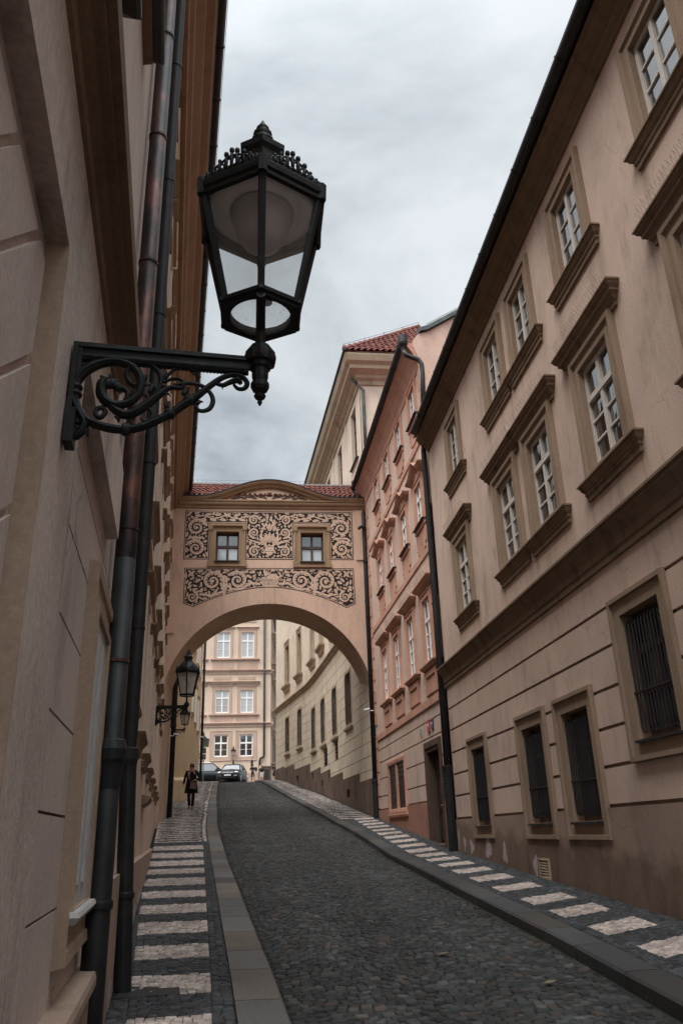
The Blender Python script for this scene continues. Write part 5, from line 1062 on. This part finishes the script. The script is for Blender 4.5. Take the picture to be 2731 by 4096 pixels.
    for q in ((200,1730,-1.2,70,.014),(175,1735,-1.5,75,.012),(215,1715,-.8,55,.012),(360,1680,-1.3,45,.012),(395,1685,-.6,40,.010),(520,1560,1.1,45,.010),(545,1545,.3,60,.010),(590,1560,-.5,45,.009),(480,1500,.9,40,.009),(485,1520,-.1,40,.009),(610,1640,1.5,35,.009),(625,1680,-.9,35,.009),(700,1570,1.0,45,.013),(725,1600,-.7,55,.012),(760,1615,.1,45,.010),(745,1440,.3,35,.011),(740,1450,-.9,30,.010),(905,1510,-1.6,30,.007),(440,1690,.9,35,.009),(590,1480,.6,40,.008)): blade(*q)
    # beast head at the heart of the scroll
    for (px,py,rr) in ((300,1515,.022),(318,1512,.021),(338,1522,.017),(352,1530,.013),(330,1500,.014)): lf.sphere(P(px,py),rr,8,sc=(1,.8,.9))
    blade(285,1500,2.6,38,.011); blade(310,1490,1.6,22,.008); blade(352,1545,-2.2,30,.007)
    for (px,py) in ((405,1750),(420,1750)): lf.sphere(P(px,py),.021,8,sc=(.6,1,1.15))
    for py in (1535,1570): lf.lathe(P(135,py+12),[(.023,0),(.026,.008),(.023,.016)],12)
    for (px,py) in ((630,1665),(730,1592)): lf.sphere(P(px,py),.024,8,sc=(1,.8,.9))
    sc.build('scrollwork',m_iron,r,smooth=True)
    pl=MB()
    def pbox(a,b_,wd,z_a,z_b):
        q=[]
        for t in (a,b_):
            bx,by=wallp[0]+ux*t,wallp[1]+uy*t; q.append([(bx-uy*wd,by+ux*wd,z_a),(bx+uy*wd,by-ux*wd,z_a),(bx+uy*wd,by-ux*wd,z_b),(bx-uy*wd,by+ux*wd,z_b)])
        pl.loft(q)
    pbox(-.0,.016,.028,z0-.33,z0+.03); pbox(.016,.03,.018,z0-.20,z0+.02); pbox(0,.03,.036,z0-.34,z0-.22)
    for zz_ in (-.045,-.25): 
        bx,by=wallp[0]+ux*.02,wallp[1]+uy*.02; pl.tube([(bx,by,z0+zz_),(bx+ux*.028,by+uy*.028,z0+zz_)],.014,6)
    pl.build('wall_plate',m_iron,r); return r
lantern((.0,2.35),1.492,(-.612,2.288),'large black hexagonal lantern on a scrolled iron bracket in the left foreground')
lantern((-1.365,16.0),2.37,(-1.955,16.06),'second black wall lantern, over the left pavement in front of the arch',detail=1,glass=m_lgf,group='scrolled wall lanterns')
lantern((-3.17,36.6),4.42,(-3.76,36.64),'third and smallest scrolled lantern, partly hidden below the second one',detail=1,glass=m_lgf,group='scrolled wall lanterns')
lantern((-2.15,79.55),6.86,(-2.15,79.98),'small upright lantern between the two lowest windows of the peach house',style='up',detail=1,glass=m_lgf)
lantern((-3.76,59.5),5.85,(-4.1,59.7),'dark lantern behind the grey board sign at the end of the left pavement',style='up',detail=1,glass=m_lgf)
# ---------------------------------------------------------------- sign post, bollard post
s_=empty('sign_post',(-3.55,57.5,g(57.5)),'thin grey pole with a tilted board sign and two plates atop the left pavement','sign post')
mb=MB(); mb.tube([(-3.58,57.5,g(57.5)-.2),(-3.60,57.5,6.6)],.035,8); mb.build('pole',m_greens,s_)
mb=MB(); mb.hexa([(-3.82,57.3,5.75),(-3.25,57.3,5.72),(-3.25,57.33,5.72),(-3.82,57.33,5.75),(-3.78,57.3,6.36),(-3.20,57.3,6.30),(-3.20,57.33,6.30),(-3.78,57.33,6.36)]); bs=mb.build('board',m_greens,s_)
mb=MB(); 
for i in range(4): mb.box(-3.70+.02*i,-3.35,57.285,57.298,5.86+.09*i,5.875+.09*i)
mb.box(-3.78,-3.3,57.28,57.298,6.22,6.26); mb.build('faded_lettering',m_doorst,bs)
mb=MB(); mb.box(-3.78,-3.42,57.4,57.43,5.32,5.68); mb.box(-3.78,-3.42,57.4,57.43,4.92,5.26); pp=mb.build('lower_plate',m_greens,s_); mb=MB()
for z in (5.0,5.15,5.4,5.55): mb.box(-3.74,-3.46,57.385,57.398,z,z+.04)
mb.build('faded_lettering',m_doorst,pp)
s_=empty('grey_post',(-.33,76.5,g(76.5)),'slim grey post with a dark head beside the man in black shirt','post'); mb=MB(); mb.tube([(-.34,77.4,4.3),(-.34,77.4,6.1)],.06,8); mb.build('pole',m_greens,s_); mb=MB(); mb.box(-.46,-.24,77.3,77.5,5.9,6.45); mb.tube([(-.34,77.4,6.4),(-.31,77.4,6.85)],.03,6); mb.build('head',m_iron2,s_)
mb=MB(); mb.lathe((.42,77.5,4.2),[(.11,0),(.11,1.5),(.14,1.55),(.1,1.75),(.02,1.8)],10); mb.build('stone_bollard',m_endtrim,label='pale stone bollard between the man and the woman in a black top',cat='bollard')
# ---------------------------------------------------------------- people
def person(loc,h,label,joints,top,bottom,shoe,facing=0,extra=None,hair_len=.1,hair=m_hair,sl=1.0):
    """joints in metres for a 1.7 m figure, x right (viewer's), y towards away, z up"""
    r=empty('person',loc,label,'person'); s=h/1.7; ca,sa=math.cos(facing),math.sin(facing)
    T=lambda p:(p[0]*s*ca-p[1]*s*sa,p[0]*s*sa+p[1]*s*ca,p[2]*s)
    def skin(name,chain,mat,sub=2,parent=r):
        vs=[];es=[];rs=[]
        for ch in chain:
            prev=None
            for (p,rad) in ch:
                key=tuple(round(q,3) for q in p)
                if key in [tuple(round(q,3) for q in v) for v in vs]: i=[tuple(round(q,3) for q in v) for v in vs].index(key)
                else: vs.append(p); rs.append(rad); i=len(vs)-1
                if prev is not None and prev!=i and (prev,i) not in es and (i,prev) not in es: es.append((prev,i))
                prev=i
        me=bpy.data.meshes.new(name); me.from_pydata([T(v) for v in vs],es,[]); o=bpy.data.objects.new(name,me); COL.objects.link(o); o.parent=parent
        md=o.modifiers.new('skin','SKIN'); 
        for i,rad in enumerate(rs): q=me.skin_vertices[0].data[i]; rr=rad if isinstance(rad,tuple) else (rad,rad); q.radius=(rr[0]*s,rr[1]*s); q.use_root=(i==0)
        md.use_smooth_shade=True; sd=o.modifiers.new('sub','SUBSURF'); sd.levels=sub; sd.render_levels=sub
        me.materials.append(mat); return o
    J=joints
    body=[[(J['pelvis'],.10),(J['waist'],.095),(J['chest'],.12),(J['neck'],.045),((J['head'][0],J['head'][1]+.005,J['head'][2]-.06),.062),(J['head'],.082),((J['head'][0],J['head'][1]+.01,J['head'][2]+.07),.068)]]
    for sd in 'LR':
        body.append([(J['chest'],.12),(J['sh'+sd],.05),(J['el'+sd],.037),(J['wr'+sd],.026),(J['ha'+sd],.028)]); body.append([(J['pelvis'],.10),(J['hip'+sd],.075),(J['kn'+sd],.052),(J['an'+sd],.036),(J['to'+sd],.033)])
        hx=Vector(J['ha'+sd]); wx=Vector(J['wr'+sd]); dv=(hx-wx).normalized(); sdv=Vector((1,0,0))
        for q in range(4): b0=hx+sdv*(.011*(q-1.5)); body.append([(tuple(hx),.028),(tuple(b0+dv*.035),.009),(tuple(b0+dv*(.06-.006*abs(q-1))+Vector((0,-.01,0))),.007)])
        body.append([(tuple(wx+dv*.02),.022),(tuple(wx+dv*.045+sdv*(.03 if sd=='L' else -.03)),.009)])
    skin('body',body,m_skin,2)
    skin('top_garment',[[(J['waist'][:2]+(J['waist'][2]-top['len'],),top.get('hem',.15)),(J['waist'],.125),(J['chest'],.14),((J['chest'][0],J['chest'][1],J['chest'][2]+.10),.085)],*[[(J['chest'],.14),(J['sh'+sd],.075),(J['el'+sd],.055)]+([(tuple(Vector(J['wr'+sd])*.92+Vector(J['el'+sd])*.08),.042)] if top['sleeve']=='long' else []) for sd in 'LR']],top['mat'],2)
    fr_=bottom['frac']
    skin('trousers',[[(J['waist'],.115),(J['pelvis'],.135),(J['hip'+sd],.095),(J['kn'+sd],.068)]+([(J['an'+sd],.06)] if fr_>.7 else []) for sd in 'LR'],bottom['mat'],2)
    for sd in 'LR': skin('shoe',[[(J['an'+sd][:2]+(J['an'+sd][2]-.03,),.042),(J['to'+sd],.043),((J['to'+sd][0],J['to'+sd][1]-.05,J['to'+sd][2]-.005),.032)]],shoe,1)
    hd=J['head']; mb=MB(); mb.sphere((hd[0],hd[1]+.022,hd[2]+.03),.104,12,sc=(.93,.95,1.08)); hb=mb.v; o0=Vector(loc)
    mb.v=[tuple(Vector(T(v))+o0) for v in hb if 1]
    o=mb.build('hair',hair,r,smooth=True)
    face=MB(); c=Vector(hd)
    for x in (-.03,.03): face.sphere((c.x+x,c.y-.083,c.z+.0),.011,6)
    face.v=[tuple(Vector(T(v))+o0) for v in face.v]; face.build('eyes',m_dark,r)
    nb=MB(); nb.sphere((c.x,c.y-.093,c.z-.025),.014,6,sc=(.8,1,1.5)); nb.sphere((c.x,c.y-.082,c.z-.058),.016,6,sc=(1.5,.6,.4)); nb.v=[tuple(Vector(T(v))+o0) for v in nb.v]; nb.build('nose_and_lips',m_skin,r)
    return r,T,o0,skin
def J0(**k_):
    J=dict(pelvis=(0,0,.93),waist=(0,0,1.08),chest=(0,0,1.32),neck=(0,0,1.46),head=(0,-.01,1.59),shL=(.175,0,1.40),shR=(-.175,0,1.40),elL=(.25,.02,1.13),elR=(-.25,.02,1.13),wrL=(.24,-.06,.90),wrR=(-.26,-.02,.88),haL=(.24,-.08,.84),haR=(-.26,-.03,.82),hipL=(.09,0,.88),hipR=(-.09,0,.88),knL=(.09,-.04,.49),knR=(-.09,.02,.49),anL=(.09,-.05,.09),anR=(-.09,.12,.10),toL=(.10,-.14,.04),toR=(-.10,.05,.05))
    J.update(k_); return J
wy=35.6; wx=-2.69; wz=g(wy)+.0
pr,T,o0,skin=person((wx,wy,wz),1.80,'woman in black coat and patterned scarf walking down the left pavement',
 J0(shL=(.19,0,1.40),elL=(.34,.02,1.16),wrL=(.17,-.17,1.07),haL=(.12,-.20,1.06),shR=(-.19,0,1.40),elR=(-.27,.03,1.14),wrR=(-.31,-.03,.92),haR=(-.32,-.05,.86),knR=(-.08,-.03,.49),anR=(-.05,.03,.10),toR=(-.06,-.07,.05),anL=(.07,-.02,.09),toL=(.08,-.12,.04)),dict(mat=m_cloth,len=.10,sleeve='long',hem=.19),dict(mat=m_cloth,frac=1),m_shoe,hair_len=.1)
def local(mb,name,mat,r,smooth=True): mb.v=[tuple(Vector(T(v))+o0) for v in mb.v]; return mb.build(name,mat,r,smooth=smooth)
mb=MB(); rings=[]
for z,a,b_ in ((1.36,.17,.12),(1.2,.185,.135),(1.0,.205,.15),(.85,.225,.16),(.70,.25,.17),(.60,.265,.175)):
    rings.append([(a*math.cos(q)*(1+.05*math.sin(5*q)),b_*math.sin(q)+.03,z+.015*math.sin(3*q)) for q in np.linspace(-1.15,4.3,22)])
mb.loft(rings,closed=False,caps=False); local(mb,'coat',m_cloth,pr)
mb=MB(); mb.tube([(-.10,-.09,1.38),(0,-.12,1.43),(.10,-.09,1.40),(.09,.06,1.46),(-.09,.06,1.46),(-.10,-.09,1.38)],.045,8); mb.tube([(-.08,-.12,1.38),(-.11,-.15,1.25),(-.09,-.16,1.12)],[.05,.055,.045],8,flat=.5); mb.tube([(.1,-.12,1.38),(.13,-.14,1.28)],[.05,.05],8,flat=.5); local(mb,'scarf',m_scarf,pr)
mb=MB(); bx=[(-.04,-.20,.77),(.21,-.20,.73),(.21,-.29,.73),(-.04,-.29,.77),(-.01,-.21,1.02),(.19,-.21,.99),(.19,-.27,.99),(-.01,-.27,1.02)]; mb.hexa(bx); mb.tube([(-.01,-.24,1.0),(-.12,-.18,1.25),(-.16,-.05,1.42)],.010,5); mb.tube([(.0,-.3,.96),(.09,-.305,.86),(.18,-.3,.95)],.006,5)
mb.v=[tuple(Vector(T(v))+o0) for v in mb.v]; bgo=mb.build('handbag',m_bag,label='brown leather shoulder bag carried in front by the woman in the black coat',cat='handbag')
person((-.28,77.0,g(77)-.08),1.62,'man in black shirt and dark shorts walking at the top of the street',J0(elL=(.26,0,1.15),wrL=(.1,-.18,1.12),haL=(.05,-.2,1.12),elR=(-.26,0,1.15),wrR=(-.1,-.18,1.10),haR=(-.05,-.2,1.1),knL=(.13,-.1,.5),anL=(.28,.02,.12),toL=(.32,-.08,.07)),dict(mat=m_cloth,len=.1,sleeve='short'),dict(mat=m_short,frac=.5),m_whitec)
mb=MB(); mb.sphere((.02,77.12,g(77)+1.12),.19,8,sc=(.8,.5,1.2)); mb.build('backpack',m_short,label='dark backpack on the man in black shirt',cat='backpack')
person((.56,77.3,g(77)+.0),1.42,'woman in sleeveless black top and white shorts near the stone bollard',J0(),dict(mat=m_cloth,len=.05,sleeve='short'),dict(mat=m_whitec,frac=.5),m_shoe,hair_len=.2)
person((1.63,75.8,g(75.8)+.02),1.5,'person all in black seen from the side beside the cream building corner',J0(elL=(.1,.1,1.15),elR=(-.2,-.08,1.15)),dict(mat=m_cloth,len=.25,sleeve='short'),dict(mat=m_cloth,frac=.5),m_shoe,facing=1.2)
mb=MB(); mb.sphere((1.92,75.9,g(76)+1.08),.22,8,sc=(.75,.7,1.25)); mb.build('backpack',m_cloth,label='large black backpack worn by the person beside the cream corner',cat='backpack')
# ---------------------------------------------------------------- cars
def car(loc,yaw,paint,label,L=4.5,Wd=1.8,Hh=1.5,wagon=.0,front=True,emblem=True):
    r=empty('parked_car',loc,label,'car'); ca,sa=math.cos(yaw),math.sin(yaw); o0=Vector(loc)
    T=lambda p:(o0.x+p[0]*ca-p[1]*sa,o0.y+p[0]*sa+p[1]*ca,o0.z+p[2])     # local x width, y length (front = -y), z up
    h=Wd/2; st=[]  # stations: y, half width, z bottom, z belt(shoulder), crown z
    for y,w_,zb,zs,zt in ((-2.22,.60,.38,.60,.66),(-2.14,.78,.25,.70,.80),(-1.95,.86,.2,.80,.90),(-1.5,.9,.2,.88,.98),(-1.0,.9,.2,.92,1.03),(0,.9,.2,.93,.97),(1.2,.9,.2,.95,.98),(1.9,.86,.22,.95,1.0),(2.15,.80,.28,.9,.95),(2.24,.66,.4,.75,.8)):
        w_*=Wd/1.8; y*=L/4.5; st.append([(-w_*.9,y,zb),(-w_,y,zb+.15),(-w_*1.0,y,(zb+zs)/2),(-w_*.95,y,zs),(-w_*.6,y,zt),(0,y,zt+.03),(w_*.6,y,zt),(w_*.95,y,zs),(w_*1.0,y,(zb+zs)/2),(w_,y,zb+.15),(w_*.9,y,zb)])
    mb=MB(); mb.loft([[T(p) for p in s_] for s_ in st]); 
    # cabin posts and roof
    y0,y1,y2,y3=-.95*L/4.5,-.25*L/4.5,(1.2+wagon)*L/4.5,(1.95+wagon*.3)*L/4.5
    low=[(-h*.86,y0,.98),(h*.86,y0,.98),(h*.88,y3,.95),(-h*.88,y3,.95)]; topz=Hh; t_=[(-h*.66,y1,topz-.03),(h*.66,y1,topz-.03),(h*.66,y2,topz-.04),(-h*.66,y2,topz-.04)]
    for a,b_ in zip(low,t_): mb.tube([T(a),T(b_)],.045,6)
    mb.loft([[T((x,y,z)) for x,z in ((-h*.70,topz-.07),(-h*.6,topz-.015),(0,topz+.01),(h*.6,topz-.015),(h*.70,topz-.07))] for y in (y1-.06,y1+.1,(y1+y2)/2,y2)],closed=True)
    ym=(y1+y2)/2-.1; 
    for sx_ in (-1,1): mb.tube([T((sx_*h*.88,ym,.96)),T((sx_*h*.68,ym,topz-.05))],.04,6)
    mb.build('body',paint,r,smooth=True)
    gm=MB(); gm.add([T((-h*.84,y0+.0,1.0)),T((h*.84,y0,1.0)),T((h*.64,y1,topz-.05)),T((-h*.64,y1,topz-.05))],[(0,1,2,3)]); gm.build('windscreen',glassy('windscreen_glass',(.32,.34,.35),.05,1.0),r)  # pale base colour paints in the sky reflected by the windscreen
    gm=MB(); gm.add([T((-h*.86,y3,.98)),T((h*.86,y3,.98)),T((h*.66,y2,topz-.06)),T((-h*.66,y2,topz-.06))],[(0,1,2,3)])
    for sx_ in (-1,1): gm.add([T((sx_*h*.865,y0,.98)),T((sx_*h*.885,y3,.95)),T((sx_*h*.675,y2,topz-.06)),T((sx_*h*.675,y1,topz-.06))],[(0,1,2,3)])
    gm.build('side_glass',m_pane,r)
    for sx_ in (-1,1):
        mb=MB(); mb.sphere(T((sx_*h*.72,-2.06*L/4.5,.72)),.14,8,sc=(1.5,.8,.65)); mb.build('headlight',m_light,r,smooth=True)
        mb=MB(); mb.sphere(T((sx_*h*1.12,y0+.15,1.02)),.09,8,sc=(1.3,.8,.9)); mb.build('wing_mirror',paint,r,smooth=True)
        mb=MB(); mb.tube([T((sx_*h*.62,y1+.15,topz+.0)),T((sx_*h*.62,y1+.2,topz+.045)),T((sx_*h*.62,y2-.2,topz+.045)),T((sx_*h*.62,y2-.1,topz))],.016,6); mb.build('roof_rail',m_chrome,r)
        mb=MB(); mb.sphere(T((sx_*h*.8,2.16*L/4.5,.82)),.11,6,sc=(1,.6,1.3)); mb.build('tail_light',m_red,r)
        for yy in (-1.38,1.38):
            yy*=L/4.5; mb=MB(); q=[[T((sx_*(h*.98)+o_,yy+rr*math.cos(a),.33+rr*math.sin(a))) for a in np.linspace(0,2*math.pi,21)[:-1]] for o_,rr in ((-.10,.30),(-.09,.33),(.02,.33),(.03,.30))]; mb.loft(q); wh=mb.build('wheel',m_rubber,r)
            mb=MB()
            mb.loft([[T((sx_*(h*.98)+sx_*.035,yy+rr*math.cos(a),.33+rr*math.sin(a))) for a in np.linspace(0,2*math.pi,21)[:-1]] for rr in (.23,.20)],caps=False)
            for k_ in range(5): a=k_*2*math.pi/5; mb.tube([T((sx_*(h*.98)+sx_*.04,yy,.33)),T((sx_*(h*.98)+sx_*.035,yy+.21*math.cos(a),.33+.21*math.sin(a)))],.018,5)
            mb.build('rim',m_chrome,wh)
    if front:
        mb=MB(); mb.box(0,0,0,0,0,0) if 0 else None
        yf=-2.235*L/4.5
        for z in (.70,): mb.tube([T((-h*.5,yf+.04,z)),T((0,yf-.0,z-.01)),T((h*.5,yf+.04,z))],.012,6)
        mb.build('chrome_strip',m_chrome,r)
        mb=MB(); mb.loft([[T((x,yf+.0,z)) for x,z in ((-.55,.30),(.55,.30),(.62,.42),(-.62,.42))],[T((x,yf-.02,z)) for x,z in ((-.55,.30),(.55,.30),(.62,.42),(-.62,.42))]]); mb.build('lower_grille',m_dark,r)
        for sx_ in (-1,1): mb=MB(); mb.tube([T((sx_*.5,yf-.0,.46)),T((sx_*.72,yf+.06,.47))],.018,6); mb.build('fog_lamp_trim',m_chrome,r)
        if emblem:
            mb=MB(); 
            for k_ in range(4):
                q=[(0,.13),(.075,0),(0,-.13),(-.075,0)]; a,b_=q[k_],q[(k_+1)%4]; mb.tube([T((a[0],yf-.03,.69+a[1])),T((b_[0],yf-.03,.69+b_[1]))],.02,5)
            mb.build('emblem',m_chrome,r)
        mb=MB(); mb.loft([[T((x,yf-.025,z)) for x,z in ((-.26,.46),(.26,.46),(.26,.57),(-.26,.57))],[T((x,yf-.04,z)) for x,z in ((-.26,.46),(.26,.46),(.26,.57),(-.26,.57))]]); npl=mb.build('number_plate',m_white,r)
        text('1AH 3203',lambda u,w,z:T((u,yf-.041-w,z)),0,0,.515,.085,m_dark,'characters',npl)
    return r
car((-1.86,68.4,g(68.4)-.09),math.radians(-9),m_car1,'black estate car with roof rails facing down the street at the crest',wagon=.3,Hh=1.48)
car((-3.95,71.2,g(71.2)-.06),math.radians(98),m_car2,'dark navy van-like car parked sideways behind the sign post',wagon=.6,Hh=1.62,L=4.7,front=False)
car((-2.75,74.2,g(74.2)-.3),math.radians(96),m_car2,'dark low car showing one headlight behind the black estate car',L=4.1,Hh=1.3,front=False)
# fallen leaves and weeds
for (x,y,lb) in ((-1.9,56.6,'small dry leaf on the cobbles below the number plate of the black estate car'),(-1.35,56.8,'dry leaf on the crest cobbles to the right of the other crest leaf'),(1.75,8.2,'small dry leaf in the middle of the near cobbled road'),(2.3,6.9,'dry leaf nearest the camera, close to the right kerb')):
    mb=MB(); z=float(g(y))-.085; mb.add([(x-.05,y,z),(x,y-.04,z+.01),(x+.06,y,z+.015),(x,y+.05,z+.008)],[(0,1,2,3)]); mb.build('fallen_leaf',m_leaf,label=lb,cat='leaf',group='fallen leaves on the cobbles')
mb=MB()
for i in range(1500):
    y=random.choice([random.uniform(4,20),random.uniform(28,50)]); base=float(kr(y)) if y<20 and random.random()<.6 else float(wr(y)); x=base-.03*random.random()-(.0 if base>3.9 else 0); z=float(g(y))-(.10 if base<3.2 and y<20 else 0.0)
    if base>3.2 or y>28: x=float(wr(y))-.08-.06*random.random()
    h=random.uniform(.015,.05 if y<20 else .09); a=random.uniform(-.02,.02); mb.add([(x,y,z),(x+.006,y+.006,z),(x+a,y+a,z+h)],[(0,1,2)])
mb.build('weeds',m_weed,kind='stuff')
